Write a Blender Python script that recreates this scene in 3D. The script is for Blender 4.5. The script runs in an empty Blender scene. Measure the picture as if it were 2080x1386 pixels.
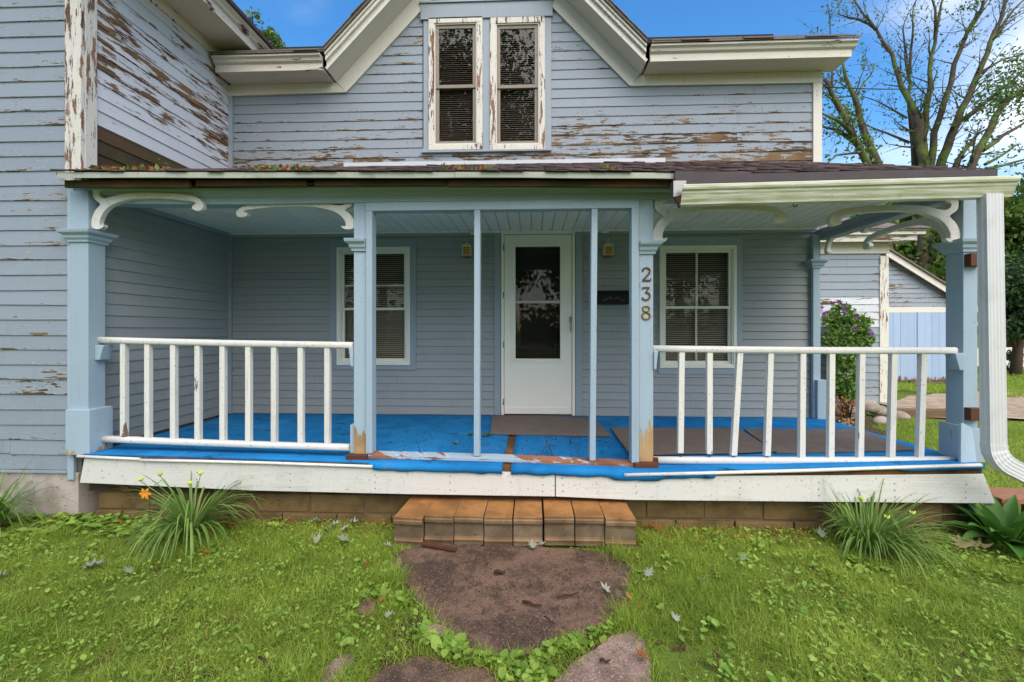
import bpy, bmesh, math, random
import numpy as np
from mathutils import Vector, Matrix, noise

random.seed(7)
rng = np.random.default_rng(11)
S = bpy.context.scene
COL = S.collection

# ------------------------------------------------------------------ camera
EYE = 1.47            # eye height above the lawn
FPX = 930.0           # focal length in photo pixels (photo is 2080 wide)
YAW = math.radians(2.46)
cam_d = bpy.data.cameras.new('camera')
cam = bpy.data.objects.new('camera', cam_d)
COL.objects.link(cam)
cam_d.sensor_width = 36.0
cam_d.lens = 36.0 * FPX / 2080.0
cam_d.shift_y = -22.0 / 2080.0
cam_d.clip_start = 0.05
cam_d.clip_end = 2000
cam.location = (0, 0, EYE)
cam.rotation_euler = (math.radians(90), 0, YAW)
S.camera = cam

# ------------------------------------------------------------------ light
SUN_EL, SUN_AZ = 48.0, 16.0      # azimuth: degrees to the right of straight behind the camera
world = bpy.data.worlds.new('World')
S.world = world
world.use_nodes = True
wt = world.node_tree
wt.nodes.clear()
sky = wt.nodes.new('ShaderNodeTexSky')
sky.sky_type = 'NISHITA'
sky.sun_disc = False
sky.sun_elevation = math.radians(SUN_EL)
sky.sun_rotation = math.radians(180 - SUN_AZ)
sky.altitude = 200
sky.air_density = 1.0
sky.dust_density = 1.6
sky.ozone_density = 1.4
hsv = wt.nodes.new('ShaderNodeHueSaturation')
hsv.inputs['Saturation'].default_value = 1.38
hsv.inputs['Value'].default_value = 1.02
# thin wispy cirrus over the whole dome
tc = wt.nodes.new('ShaderNodeTexCoord')
mp = wt.nodes.new('ShaderNodeMapping')
mp.inputs['Location'].default_value = (0.0, 0.0, 0.0)
mp.inputs['Scale'].default_value = (1.2, 2.0, 4.5)
mp.inputs['Rotation'].default_value = (0.10, 0.16, 0.5)
nz = wt.nodes.new('ShaderNodeTexNoise')
nz.inputs['Scale'].default_value = 1.35
nz.inputs['Detail'].default_value = 7
nz.inputs['Roughness'].default_value = 0.52
nz.inputs['Distortion'].default_value = 0.35
# broad broken cover under the wisps
mp2 = wt.nodes.new('ShaderNodeMapping')
mp2.inputs['Location'].default_value = (13.6, 7.2, 18.4)
mp2.inputs['Scale'].default_value = (1.0, 1.0, 1.6)
nz2 = wt.nodes.new('ShaderNodeTexNoise')
nz2.inputs['Scale'].default_value = 0.95
nz2.inputs['Detail'].default_value = 3
nz2.inputs['Roughness'].default_value = 0.5
add = wt.nodes.new('ShaderNodeMath'); add.operation = 'MULTIPLY_ADD'
add.inputs[1].default_value = 0.45
mr = wt.nodes.new('ShaderNodeMapRange')
mr.interpolation_type = 'SMOOTHSTEP'
mr.inputs['From Min'].default_value = 0.69
mr.inputs['From Max'].default_value = 0.96
mr.inputs['To Max'].default_value = 0.85
mixc = wt.nodes.new('ShaderNodeMix')
mixc.data_type = 'RGBA'
bg = wt.nodes.new('ShaderNodeBackground')
bg.inputs['Strength'].default_value = 0.15
wo = wt.nodes.new('ShaderNodeOutputWorld')
L = wt.links.new
L(tc.outputs['Generated'], mp.inputs['Vector'])
L(mp.outputs['Vector'], nz.inputs['Vector'])
L(tc.outputs['Generated'], mp2.inputs['Vector'])
L(mp2.outputs['Vector'], nz2.inputs['Vector'])
L(nz.outputs['Fac'], add.inputs[0])
L(nz2.outputs['Fac'], add.inputs[2])
L(add.outputs[0], mr.inputs['Value'])
L(sky.outputs['Color'], hsv.inputs['Color'])
L(mr.outputs['Result'], mixc.inputs['Factor'])
L(hsv.outputs['Color'], mixc.inputs['A'])
mixc.inputs['B'].default_value = (8.0, 7.7, 7.3, 1)
L(mixc.outputs['Result'], bg.inputs['Color'])
L(bg.outputs['Background'], wo.inputs['Surface'])

sun_d = bpy.data.lights.new('sun', 'SUN')
sun_d.energy = 2.15
sun_d.angle = math.radians(75)
sun_d.color = (1.0, 0.91, 0.78)
sun = bpy.data.objects.new('sun', sun_d)
COL.objects.link(sun)
_a, _e = math.radians(SUN_AZ), math.radians(SUN_EL)
to_sun = Vector((math.sin(_a) * math.cos(_e), -math.cos(_a) * math.cos(_e), math.sin(_e)))
sun.rotation_euler = to_sun.to_track_quat('Z', 'Y').to_euler()
sun.location = to_sun * 40

S.view_settings.view_transform = 'Standard'
S.view_settings.look = 'None'
S.view_settings.exposure = 0.88
S.view_settings.gamma = 1.0
S.view_settings.use_curve_mapping = False
S.render.engine = 'CYCLES'
S.cycles.max_bounces = 8
S.cycles.transparent_max_bounces = 12

# ------------------------------------------------------------------ photo survey: a pixel of the photo on a known plane -> metres
def ray(u, v):
    xc = (u - 1040.0) / FPX
    c, s = math.cos(YAW), math.sin(YAW)
    return (-s + xc * c, c + xc * s, -(v - 671.0) / FPX)
def P(u, v, Y):
    d = ray(u, v); t = Y / d[1]
    return Vector((d[0] * t, Y, EYE + d[2] * t))
def PX(u, v, X):                       # on a plane of constant X
    d = ray(u, v); t = X / d[0]
    return Vector((X, d[1] * t, EYE + d[2] * t))
def X_(u, Y): return P(u, 0, Y).x
def Z_(u, v, Y): return P(u, v, Y).z
def G(u, v, z=0.0):                    # on the ground
    d = ray(u, v); t = (z - EYE) / d[2]
    return Vector((d[0] * t, d[1] * t, z))
def lin(r, g, b):
    f = lambda c: (c / 255 / 12.92) if c / 255 <= 0.04045 else ((c / 255 + 0.055) / 1.055) ** 2.4
    return (f(r), f(g), f(b), 1.0)

# ------------------------------------------------------------------ object helpers
WO = {}                                # world origin of every object made here
def tag(o, label=None, cat=None, group=None, kind=None):
    if label: o['label'] = label
    if cat: o['category'] = cat
    if group: o['group'] = group
    if kind: o['kind'] = kind
    return o
def thing(name, loc, label, cat, group=None):
    o = bpy.data.objects.new(name, None)
    o.empty_display_size = 0.1
    COL.objects.link(o)
    o.location = loc
    WO[o.name] = Vector(loc)
    return tag(o, label, cat, group)
def attach(o, org, parent):
    org = Vector(org)
    o.location = org - (WO[parent.name] if parent else Vector((0, 0, 0)))
    if parent: o.parent = parent
    WO[o.name] = org
class MB:
    def __init__(s): s.v = []; s.f = []; s.sm = []
    def add(s, vs, fs, smooth=False):
        b = len(s.v)
        s.v += [tuple(p) for p in vs]
        for f in fs: s.f.append(tuple(i + b for i in f)); s.sm.append(smooth)
        return s
    def hexa(s, c):      # 8 corners: bottom ring 4 then top ring 4 (counter-clockwise from below-left-front)
        return s.add(c, [(0, 3, 2, 1), (4, 5, 6, 7), (0, 1, 5, 4), (1, 2, 6, 5), (2, 3, 7, 6), (3, 0, 4, 7)])
    def box(s, x0, x1, y0, y1, z0, z1):
        return s.hexa([(x0, y0, z0), (x1, y0, z0), (x1, y1, z0), (x0, y1, z0), (x0, y0, z1), (x1, y0, z1), (x1, y1, z1), (x0, y1, z1)])
    def bar(s, a, b, w, d, up=(0, 0, 1), roll=0.0):        # rectangular bar from a to b; w across, d deep
        a, b = Vector(a), Vector(b); t = (b - a).normalized()
        u = Vector(up)
        if abs(t.dot(u)) > 0.98: u = Vector((0, 1, 0))
        r = t.cross(u).normalized(); q = r.cross(t).normalized()
        r *= w / 2; q *= d / 2
        return s.hexa([a - r - q, a + r - q, a + r + q, a - r + q, b - r - q, b + r - q, b + r + q, b - r + q])
    def rings(s, rs, closed=True, cap=True, smooth=False):  # loft of equal-length rings
        b = len(s.v); n = len(rs[0])
        for r in rs: s.v += [tuple(p) for p in r]
        m = n if closed else n - 1
        for i in range(len(rs) - 1):
            for j in range(m):
                k = (j + 1) % n
                s.f.append((b + i * n + j, b + i * n + k, b + (i + 1) * n + k, b + (i + 1) * n + j)); s.sm.append(smooth)
        if cap:
            s.f.append(tuple(b + j for j in reversed(range(n)))); s.sm.append(False)
            e = b + (len(rs) - 1) * n
            s.f.append(tuple(e + j for j in range(n))); s.sm.append(False)
        return s
    def mould(s, x0, x1, y0, y1, prof):                     # stack of rectangles grown by an offset: [(z, offset)]
        return s.rings([[(x0 - o, y0 - o, z), (x1 + o, y0 - o, z), (x1 + o, y1 + o, z), (x0 - o, y1 + o, z)] for z, o in prof])
    def tube(s, pts, rad, n=8, smooth=True, flat=1.0):
        pts = [Vector(p) for p in pts]
        if not hasattr(rad, '__len__'): rad = [rad] * len(pts)
        rs = []; ref = None
        for i, p in enumerate(pts):
            t = (pts[min(i + 1, len(pts) - 1)] - pts[max(i - 1, 0)]).normalized()
            if ref is None: ref = Vector((0, 0, 1)) if abs(t.z) < 0.9 else Vector((0, 1, 0))
            r = t.cross(ref).normalized(); q = r.cross(t).normalized(); ref = q
            rs.append([p + (r * math.cos(a) + q * math.sin(a) * flat) * rad[i] for a in [2 * math.pi * k / n for k in range(n)]])
        return s.rings(rs, smooth=smooth)
    def prism(s, poly, f0, f1):                             # 2D polygon mapped by f0 (front) and f1 (back)
        n = len(poly)
        vs = [f0(*p) for p in poly] + [f1(*p) for p in poly]
        fs = [tuple(range(n)), tuple(reversed(range(n, 2 * n)))] + [((i + 1) % n, i, n + i, n + (i + 1) % n) for i in range(n)]
        return s.add(vs, fs)
    def build(s, name, mat, parent=None, bevel=0.0, org=None, label=None, kind=None, **props):
        vs = np.array(s.v, dtype=float)
        lo, hi = vs.min(0), vs.max(0)
        if org is None: org = ((lo[0] + hi[0]) / 2, (lo[1] + hi[1]) / 2, lo[2])
        me = bpy.data.meshes.new(name)
        me.from_pydata((vs - np.array(org)).tolist(), [], s.f)
        me.polygons.foreach_set('use_smooth', s.sm)
        if isinstance(mat, (list, tuple)):
            for m in mat: me.materials.append(m)
        elif mat: me.materials.append(mat)
        me.validate()
        fix_normals(me)
        o = bpy.data.objects.new(name, me)
        COL.objects.link(o)
        attach(o, org, parent)
        if bevel:
            md = o.modifiers.new('bevel', 'BEVEL'); md.width = bevel; md.segments = 2; md.limit_method = 'ANGLE'; md.angle_limit = math.radians(40)
        for k, v in props.items(): o[k] = v
        return tag(o, label, None, None, kind)
def fix_normals(me):
    bm = bmesh.new(); bm.from_mesh(me)
    bmesh.ops.recalc_face_normals(bm, faces=bm.faces)
    bm.to_mesh(me); bm.free()
def copy_at(o, org, parent=None):
    c = o.copy(); COL.objects.link(c)
    attach(c, org, parent); return c
def np_mesh(name, verts, faces, mat, attrs=None, smooth=False, org=(0, 0, 0), parent=None, kind=None):
    """faces: list of (M,k) index arrays"""
    me = bpy.data.meshes.new(name)
    verts = np.asarray(verts, dtype=np.float32) - np.array(org, dtype=np.float32)
    me.vertices.add(len(verts)); me.vertices.foreach_set('co', verts.ravel())
    loops = np.concatenate([f.ravel() for f in faces]).astype(np.int32)
    tot = np.concatenate([np.full(len(f), f.shape[1]) for f in faces]).astype(np.int32)
    st = np.concatenate([[0], np.cumsum(tot)[:-1]]).astype(np.int32)
    me.loops.add(len(loops)); me.loops.foreach_set('vertex_index', loops)
    me.polygons.add(len(tot)); me.polygons.foreach_set('loop_start', st); me.polygons.foreach_set('loop_total', tot)
    if smooth: me.polygons.foreach_set('use_smooth', np.ones(len(tot), dtype=bool))
    for k, a in (attrs or {}).items():
        at = me.attributes.new(k, 'FLOAT', 'POINT'); at.data.foreach_set('value', np.asarray(a, dtype=np.float32))
    me.materials.append(mat)
    me.update(calc_edges=True)
    o = bpy.data.objects.new(name, me); COL.objects.link(o)
    attach(o, org, parent)
    if kind: o['kind'] = kind
    return o

# ------------------------------------------------------------------ material helpers
class NG:
    def __init__(s, name):
        s.mat = bpy.data.materials.new(name); s.mat.use_nodes = True
        s.t = s.mat.node_tree; s.t.nodes.clear()
        s.out = s.t.nodes.new('ShaderNodeOutputMaterial')
    def n(s, typ, out=0, **kw):
        nd = s.t.nodes.new(typ)
        for k, v in kw.items():
            key = k.replace('_', ' ')
            if key in nd.inputs: s.set(nd.inputs[key], v)
            else: setattr(nd, k, v)
        return nd if out is None else nd.outputs[out]
    def set(s, inp, v):
        if isinstance(v, bpy.types.NodeSocket): s.t.links.new(v, inp)
        else: inp.default_value = v
    def m(s, op, a, b=0.0, c=0.0, clamp=False):
        nd = s.t.nodes.new('ShaderNodeMath'); nd.operation = op; nd.use_clamp = clamp
        s.set(nd.inputs[0], a); s.set(nd.inputs[1], b); s.set(nd.inputs[2], c)
        return nd.outputs[0]
    def mix(s, f, a, b, blend='MIX'):
        nd = s.t.nodes.new('ShaderNodeMix'); nd.data_type = 'RGBA'; nd.blend_type = blend
        s.set(nd.inputs['Factor'], f); s.set(nd.inputs['A'], a); s.set(nd.inputs['B'], b)
        return nd.outputs['Result']
    def step(s, x, a, b, lo=0.0, hi=1.0):
        nd = s.t.nodes.new('ShaderNodeMapRange'); nd.interpolation_type = 'SMOOTHSTEP'
        s.set(nd.inputs['Value'], x); s.set(nd.inputs['From Min'], a); s.set(nd.inputs['From Max'], b)
        nd.inputs['To Min'].default_value = lo; nd.inputs['To Max'].default_value = hi
        return nd.outputs['Result']
    def noise(s, vec, scale, detail=4.0, rough=0.55, dist=0.0):
        nd = s.t.nodes.new('ShaderNodeTexNoise')
        s.set(nd.inputs['Vector'], vec); s.set(nd.inputs['Scale'], scale)
        nd.inputs['Detail'].default_value = detail; nd.inputs['Roughness'].default_value = rough; nd.inputs['Distortion'].default_value = dist
        return nd.outputs['Fac']
    def pos(s): return s.n('ShaderNodeNewGeometry', 0)
    def vec(s, x, y, z):
        nd = s.t.nodes.new('ShaderNodeCombineXYZ')
        for i, v in enumerate((x, y, z)): s.set(nd.inputs[i], v)
        return nd.outputs[0]
    def xyz(s, v):
        nd = s.t.nodes.new('ShaderNodeSeparateXYZ'); s.set(nd.inputs[0], v); return nd.outputs
    def scale(s, v, sc):
        nd = s.t.nodes.new('ShaderNodeVectorMath'); nd.operation = 'MULTIPLY'
        s.set(nd.inputs[0], v); nd.inputs[1].default_value = sc; return nd.outputs[0]
    def attr(s, name, typ='GEOMETRY'):
        nd = s.t.nodes.new('ShaderNodeAttribute'); nd.attribute_name = name; nd.attribute_type = typ
        return nd.outputs['Fac']
    def rnd(s):
        return s.t.nodes.new('ShaderNodeObjectInfo').outputs['Random']
    def bump(s, h, dist=0.002, strength=0.6, normal=None):
        nd = s.t.nodes.new('ShaderNodeBump'); s.set(nd.inputs['Height'], h)
        nd.inputs['Distance'].default_value = dist; nd.inputs['Strength'].default_value = strength
        if normal is not None: s.set(nd.inputs['Normal'], normal)
        return nd.outputs[0]
    def bsdf(s, color, rough=0.6, normal=None, spec=0.35, metal=0.0, **kw):
        nd = s.t.nodes.new('ShaderNodeBsdfPrincipled')
        s.set(nd.inputs['Base Color'], color); s.set(nd.inputs['Roughness'], rough)
        s.set(nd.inputs['Specular IOR Level'], spec); s.set(nd.inputs['Metallic'], metal)
        if normal is not None: s.set(nd.inputs['Normal'], normal)
        for k, v in kw.items(): s.set(nd.inputs[k.replace('_', ' ')], v)
        return nd.outputs[0]
    def done(s, sh):
        s.t.links.new(sh, s.out.inputs['Surface']); return s.mat

def paint(name, col, wood_a, wood_b, primer, base_peel=0.0, along='H', rough=0.55, var=0.07, freq=1.0, chalk=0.0, grime=0.68, edge_wear=0.0):
    """old oil paint on wood: flakes off down to bare wood.  Per-object 'peel' 0..1 ; 'peelz' height below which it flakes ; 'dark' wet mossy wood"""
    g = NG(name)
    x, y, z = g.xyz(g.pos())
    s = g.m('ADD', x, y)
    r = g.m('MULTIPLY', g.rnd(), 37.0)
    if along == 'H': grain = g.vec(g.m('MULTIPLY', s, 1.0), r, g.m('MULTIPLY', z, 7.0)); fine = g.vec(g.m('MULTIPLY', s, 2.0), r, g.m('MULTIPLY', z, 70.0))
    else: grain = g.vec(g.m('MULTIPLY', s, 7.0), r, g.m('MULTIPLY', z, 1.0)); fine = g.vec(g.m('MULTIPLY', s, 70.0), r, g.m('MULTIPLY', z, 2.0))
    n1 = g.noise(grain, 3.2 * freq, 9, 0.66, 0.15)
    n2 = g.noise(g.vec(s, r, z), 0.9, 3, 0.5)
    n3 = g.noise(fine, 1.6, 6, 0.7)
    mval = g.m('ADD', g.m('MULTIPLY', n1, 0.8), g.m('ADD', g.m('MULTIPLY', n2, 0.35), g.m('MULTIPLY', n3, 0.14)))   # about .645 +- .1
    peel = g.m('ADD', g.attr('peel', 'OBJECT'), base_peel)
    pz = g.attr('peelz', 'OBJECT')
    low = g.step(g.m('SUBTRACT', g.m('ADD', pz, g.m('MULTIPLY', g.m('SUBTRACT', n1, 0.5), 0.5)), z), -0.02, 0.10)
    low = g.m('MULTIPLY', low, g.m('GREATER_THAN', pz, 0.01))
    peel = g.m('ADD', peel, g.m('MULTIPLY', low, 0.75))
    if edge_wear:                                        # paint fails first along the butt edge of a board
        gz = g.xyz(g.n('ShaderNodeTexCoord', 0))[2]
        peel = g.m('ADD', peel, g.m('MULTIPLY', g.step(gz, 0.30, 0.05), edge_wear))
    thr = g.m('SUBTRACT', 0.875, g.m('MULTIPLY', peel, 0.46))
    bare = g.step(mval, thr, g.m('ADD', thr, 0.006))
    edge = g.step(mval, g.m('SUBTRACT', thr, 0.022), g.m('SUBTRACT', thr, 0.012))
    # hairline flake cracks in weathered paint
    crk = g.m('MULTIPLY', g.step(n3, 0.625, 0.66), g.step(n2, 0.46, 0.6))
    crk = g.m('MULTIPLY', crk, g.m('MULTIPLY', peel, 3.4, clamp=True))
    tone = g.noise(g.vec(s, r, z), 2.3, 4, 0.6)
    pc = g.mix(g.m('MULTIPLY', tone, 1.0), tuple(c * (1 - var) for c in col[:3]) + (1,), tuple(min(1, c * (1 + var)) for c in col[:3]) + (1,))
    br = g.m('ADD', 1.0 - var, g.m('MULTIPLY', g.rnd(), 2 * var))
    pc = g.mix(1.0, pc, g.n('ShaderNodeCombineColor', Red=br, Green=br, Blue=br), 'MULTIPLY')
    if chalk: pc = g.mix(g.m('MULTIPLY', g.step(n1, 0.45, 0.62), chalk), pc, primer)
    # thin rain streaks and grime
    st = g.noise(g.vec(g.m('MULTIPLY', s, 9.0), r, g.m('MULTIPLY', z, 0.8)), 2.0, 4, 0.6)
    pc = g.mix(g.step(st, 0.55, 0.8, 0, 0.28), pc, tuple(c * 0.62 for c in col[:3]) + (1,))
    sp = g.noise(g.pos(), 55.0, 2, 0.5)
    pc = g.mix(g.step(sp, grime, grime + 0.06, 0, 0.38), pc, (0.12, 0.11, 0.09, 1))
    if grime < 0.68: pc = g.mix(g.step(g.m('ADD', g.m('MULTIPLY', tone, 0.5), g.m('MULTIPLY', n3, 0.5)), 0.50, 0.66, 0, 0.30), pc, (0.33, 0.31, 0.25, 1))
    wc = g.mix(n3, wood_a, wood_b)
    wc = g.mix(g.step(tone, 0.35, 0.7), wc, tuple(c * 0.6 for c in wood_a[:3]) + (1,))
    dk = g.attr('dark', 'OBJECT')
    wc = g.mix(g.m('MULTIPLY', dk, 0.9), wc, g.mix(g.step(tone, 0.42, 0.6), (0.035, 0.024, 0.018, 1), (0.055, 0.058, 0.016, 1)))
    c = g.mix(g.m('MULTIPLY', edge, 0.75), pc, primer)
    c = g.mix(g.m('MULTIPLY', crk, 0.7), c, tuple(q * 0.5 for q in wood_a[:3]) + (1,))
    c = g.mix(bare, c, wc)
    h = g.m('ADD', g.m('MULTIPLY', g.m('SUBTRACT', 1.0, bare), 0.7), g.m('MULTIPLY', n3, 0.42))
    h = g.m('ADD', h, g.m('MULTIPLY', g.m('SUBTRACT', edge, bare), 0.45))      # lifted flake rims
    nrm = g.bump(h, 0.005, 0.6)
    ro = g.m('ADD', g.m('MULTIPLY', bare, 0.3), rough)
    return g.done(g.bsdf(c, ro, nrm, 0.3))

def plain(name, col, rough=0.5, var=0.06, scale=6.0, bump=0.0, bscale=120.0, spec=0.35, metal=0.0, dirt=None, dirt_amt=0.0):
    g = NG(name)
    p = g.pos()
    n = g.noise(p, scale, 4, 0.6)
    c = g.mix(n, tuple(q * (1 - var * 2) for q in col[:3]) + (1,), tuple(min(1, q * (1 + var * 2)) for q in col[:3]) + (1,))
    br = g.m('ADD', 1.0 - var, g.m('MULTIPLY', g.rnd(), 2 * var))
    c = g.mix(1.0, c, g.n('ShaderNodeCombineColor', Red=br, Green=br, Blue=br), 'MULTIPLY')
    if dirt: c = g.mix(g.step(g.noise(p, scale * 2.3, 6, 0.7), 0.52, 0.72, 0, dirt_amt), c, dirt)
    nrm = g.bump(g.noise(p, bscale, 5, 0.7), bump, 0.7) if bump else None
    return g.done(g.bsdf(c, rough, nrm, spec, metal))


MAT = {}
MAT['siding'] = paint('siding_paint', lin(140, 150, 159), lin(98, 78, 56), lin(142, 116, 84), lin(192, 194, 194), 0.10, 'H', var=0.05, freq=1.7, edge_wear=0.16)
MAT['siding_chalk'] = paint('siding_paint_chalky', lin(200, 203, 208), lin(108, 80, 54), lin(156, 120, 82), lin(226, 228, 232), 0.14, 'H', var=0.05)
MAT['siding_porch'] = paint('siding_paint_shade_lifted', lin(152, 157, 157), lin(110, 80, 52), lin(150, 112, 76), lin(170, 178, 186), -0.05, 'H', var=0.03)  # same paint, lighter and warmer to offset porch shade; flakes less under cover
MAT['trim_blue'] = paint('trim_blue_paint', lin(160, 179, 191), lin(160, 126, 86), lin(208, 176, 130), lin(188, 200, 210), 0.05, 'V', var=0.05)
MAT['trim_blue_h'] = paint('trim_blue_paint_level', lin(160, 178, 189), lin(140, 92, 66), lin(176, 122, 92), lin(198, 208, 216), 0.0, 'H', var=0.05)
MAT['casing_blue'] = paint('casing_blue_paint', lin(152, 162, 171), lin(120, 84, 52), lin(160, 120, 84), lin(190, 200, 208), 0.02, 'V', var=0.04)
MAT['white_old'] = paint('white_old_paint', lin(214, 209, 196), lin(118, 88, 68), lin(166, 130, 106), lin(240, 240, 238), 0.0, 'V', var=0.04, freq=1.6)
MAT['white_old_h'] = paint('white_old_paint_level', lin(212, 206, 192), lin(92, 62, 54), lin(140, 104, 84), lin(240, 240, 238), 0.0, 'H', var=0.04)
MAT['white_new'] = paint('white_fresh_paint', lin(224, 220, 211), lin(110, 90, 70), lin(160, 140, 120), lin(240, 240, 238), 0.03, 'V', var=0.03, rough=0.42, grime=0.64)
MAT['white_new_h'] = paint('white_fresh_paint_level', lin(221, 218, 210), lin(110, 90, 70), lin(160, 140, 120), lin(240, 240, 238), 0.03, 'H', var=0.03, rough=0.42, grime=0.64)
MAT['vinyl'] = plain('white_vinyl', lin(236, 234, 220), 0.38, 0.02, 4)
MAT['steel_white'] = plain('white_door_enamel', lin(242, 238, 224), 0.4, 0.02, 3)
MAT['taupe'] = paint('taupe_sash_paint', lin(140, 130, 118), lin(120, 84, 52), lin(160, 120, 84), lin(190, 184, 176), 0.04, 'V', var=0.05)
MAT['rot'] = paint('rotten_wood', lin(70, 58, 44), lin(58, 40, 26), lin(150, 108, 62), lin(40, 30, 22), 0.42, 'H', var=0.3, rough=0.8)
MAT['shim'] = plain('brown_stained_wood', lin(88, 54, 36), 0.7, 0.15, 20, 0.001)
MAT['shingle'] = None
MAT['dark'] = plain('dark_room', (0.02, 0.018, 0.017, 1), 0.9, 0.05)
MAT['sheath'] = plain('sheathing', lin(92, 96, 100), 0.9, 0.05)
MAT['blind'] = plain('slatted_blind', lin(170, 162, 148), 0.6, 0.04)
MAT['blind_dark'] = plain('slatted_blind_brown', lin(98, 88, 82), 0.6, 0.04)
MAT['brass'] = plain('worn_brass', lin(150, 118, 48), 0.38, 0.18, 40, metal=0.8)
MAT['bronze'] = plain('dull_brass', lin(98, 78, 50), 0.5, 0.2, 40, metal=0.6)
MAT['black_iron'] = plain('black_iron', lin(26, 24, 24), 0.5, 0.1, metal=0.3)
MAT['lantern_metal'] = plain('cream_metal', lin(206, 202, 176), 0.45, 0.05)
MAT['alu'] = plain('aluminium', lin(150, 150, 148), 0.35, 0.05, metal=0.8)
MAT['gutter'] = None
MAT['ceil'] = plain('ceiling_vinyl', lin(244, 241, 228), 0.5, 0.03, 3, dirt=lin(150, 150, 140), dirt_amt=0.2)
MAT['drip'] = plain('drip_edge_metal', lin(168, 172, 154), 0.45, 0.06, 3, dirt=lin(110, 100, 80), dirt_amt=0.4)

def mat_shingle(name, a, b):
    g = NG(name)
    p = g.pos(); t = g.attr('tint')
    n = g.noise(p, 180, 3, 0.7)
    c = g.mix(t, a, b)
    c = g.mix(g.step(n, 0.35, 0.7, 0, 0.5), c, tuple(q * 1.7 for q in b[:3]) + (1,))
    return g.done(g.bsdf(c, 0.9, g.bump(n, 0.002, 0.8), 0.2))
MAT['shingle'] = mat_shingle('asphalt_shingle_brown', lin(58, 46, 46), lin(92, 78, 76))
MAT['shingle_grey'] = mat_shingle('asphalt_shingle_grey', lin(96, 88, 82), lin(136, 126, 116))

def mat_gutter(name):
    g = NG(name)
    x, y, z = g.xyz(g.pos())
    n = g.noise(g.vec(g.m('MULTIPLY', x, 2.0), y, g.m('MULTIPLY', z, 30.0)), 2.0, 5, 0.65)
    n2 = g.noise(g.pos(), 9, 6, 0.7)
    c = g.mix(g.step(n, 0.32, 0.66, 0, 0.85), lin(226, 226, 210), lin(180, 180, 138))
    c = g.mix(g.step(n2, 0.58, 0.75, 0, 0.5), c, lin(120, 116, 86))
    return g.done(g.bsdf(c, 0.4, None, 0.4))
MAT['gutter'] = mat_gutter('gutter_enamel_grimy')
MAT['spout'] = plain('downspout_enamel', lin(208, 208, 206), 0.35, 0.03, 3, dirt=lin(160, 156, 150), dirt_amt=0.25)

def mat_glass(name, tint=(0.95, 0.95, 0.92, 1), gain=0.36, base=0.0):
    g = NG(name)
    fr = g.n('ShaderNodeFresnel', IOR=1.5)
    f = g.m('ADD', g.m('MULTIPLY', fr, gain), base, clamp=True)
    tr = g.n('ShaderNodeBsdfTransparent', Color=tint)
    wob = g.bump(g.noise(g.pos(), 2.2, 2, 0.5), 0.01, 0.03)
    gl = g.n('ShaderNodeBsdfGlossy', Color=(0.9, 0.9, 0.9, 1), Roughness=0.015, Normal=wob)
    ms = g.t.nodes.new('ShaderNodeMixShader')
    g.set(ms.inputs[0], f); g.set(ms.inputs[1], tr); g.set(ms.inputs[2], gl)
    return g.done(ms.outputs[0])
MAT['glass'] = mat_glass('window_glass')
MAT['glass_amber'] = plain('amber_glass', lin(196, 142, 52), 0.25, 0.1, 30)

def mat_block(name, a, b, speck=0.5, bump=0.004):
    g = NG(name)
    p = g.pos(); r = g.rnd()
    pv = g.n('ShaderNodeVectorMath', operation='ADD'); nd = pv.node
    g.set(nd.inputs[0], p); g.set(nd.inputs[1], g.vec(g.m('MULTIPLY', r, 13.0), 0, 0))
    n = g.noise(pv, 5, 5, 0.6); f = g.noise(pv, 160, 3, 0.7); h = g.noise(pv, 45, 3, 0.6)
    c = g.mix(g.step(n, 0.36, 0.64), a, b)
    br = g.m('ADD', 0.88, g.m('MULTIPLY', r, 0.24))
    c = g.mix(1.0, c, g.n('ShaderNodeCombineColor', Red=br, Green=br, Blue=br), 'MULTIPLY')
    c = g.mix(g.step(f, 0.62, 0.7, 0, speck), c, tuple(min(1, q * 2.2 + 0.05) for q in b[:3]) + (1,))
    c = g.mix(g.step(h, 0.63, 0.70, 0, 0.75), c, tuple(q * 0.3 for q in a[:3]) + (1,))
    hh = g.m('SUBTRACT', g.m('MULTIPLY', f, 0.5), g.step(h, 0.66, 0.74))
    return g.done(g.bsdf(c, 0.85, g.bump(hh, bump, 0.7), 0.25))
def mat_slab(name, a, b):
    """rough exposed-aggregate concrete, damp in patches"""
    g = NG(name); p = g.pos()
    n = g.noise(p, 2.6, 6, 0.62, 0.3); m = g.noise(p, 13, 5, 0.65); f = g.noise(p, 95, 3, 0.75); q = g.noise(p, 230, 2, 0.6)
    c = g.mix(g.step(g.m('ADD', g.m('MULTIPLY', n, 0.6), g.m('MULTIPLY', m, 0.4)), 0.40, 0.60), a, b)
    c = g.mix(g.step(f, 0.56, 0.68, 0, 0.75), c, tuple(min(1, x * 1.9 + 0.03) for x in b[:3]) + (1,))
    c = g.mix(g.step(f, 0.44, 0.34, 0, 0.8), c, tuple(x * 0.35 for x in a[:3]) + (1,))
    c = g.mix(g.step(q, 0.60, 0.70, 0, 0.5), c, lin(176, 158, 140))
    h = g.m('ADD', g.m('MULTIPLY', f, 0.7), g.m('MULTIPLY', m, 0.8))
    return g.done(g.bsdf(c, g.step(n, 0.4, 0.6, 0.55, 0.9), g.bump(h, 0.006, 0.9), 0.3))
MAT['cmu'] = mat_block('brown_concrete_block', lin(92, 75, 46), lin(120, 97, 62))
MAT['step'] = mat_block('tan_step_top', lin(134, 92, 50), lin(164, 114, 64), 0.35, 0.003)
MAT['step_face_shade'] = mat_block('step_face_shaded', lin(100, 84, 64), lin(126, 108, 84), 0.3, 0.004)  # darker, greyer copy of the block colour: shade painted on the fronts
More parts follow.
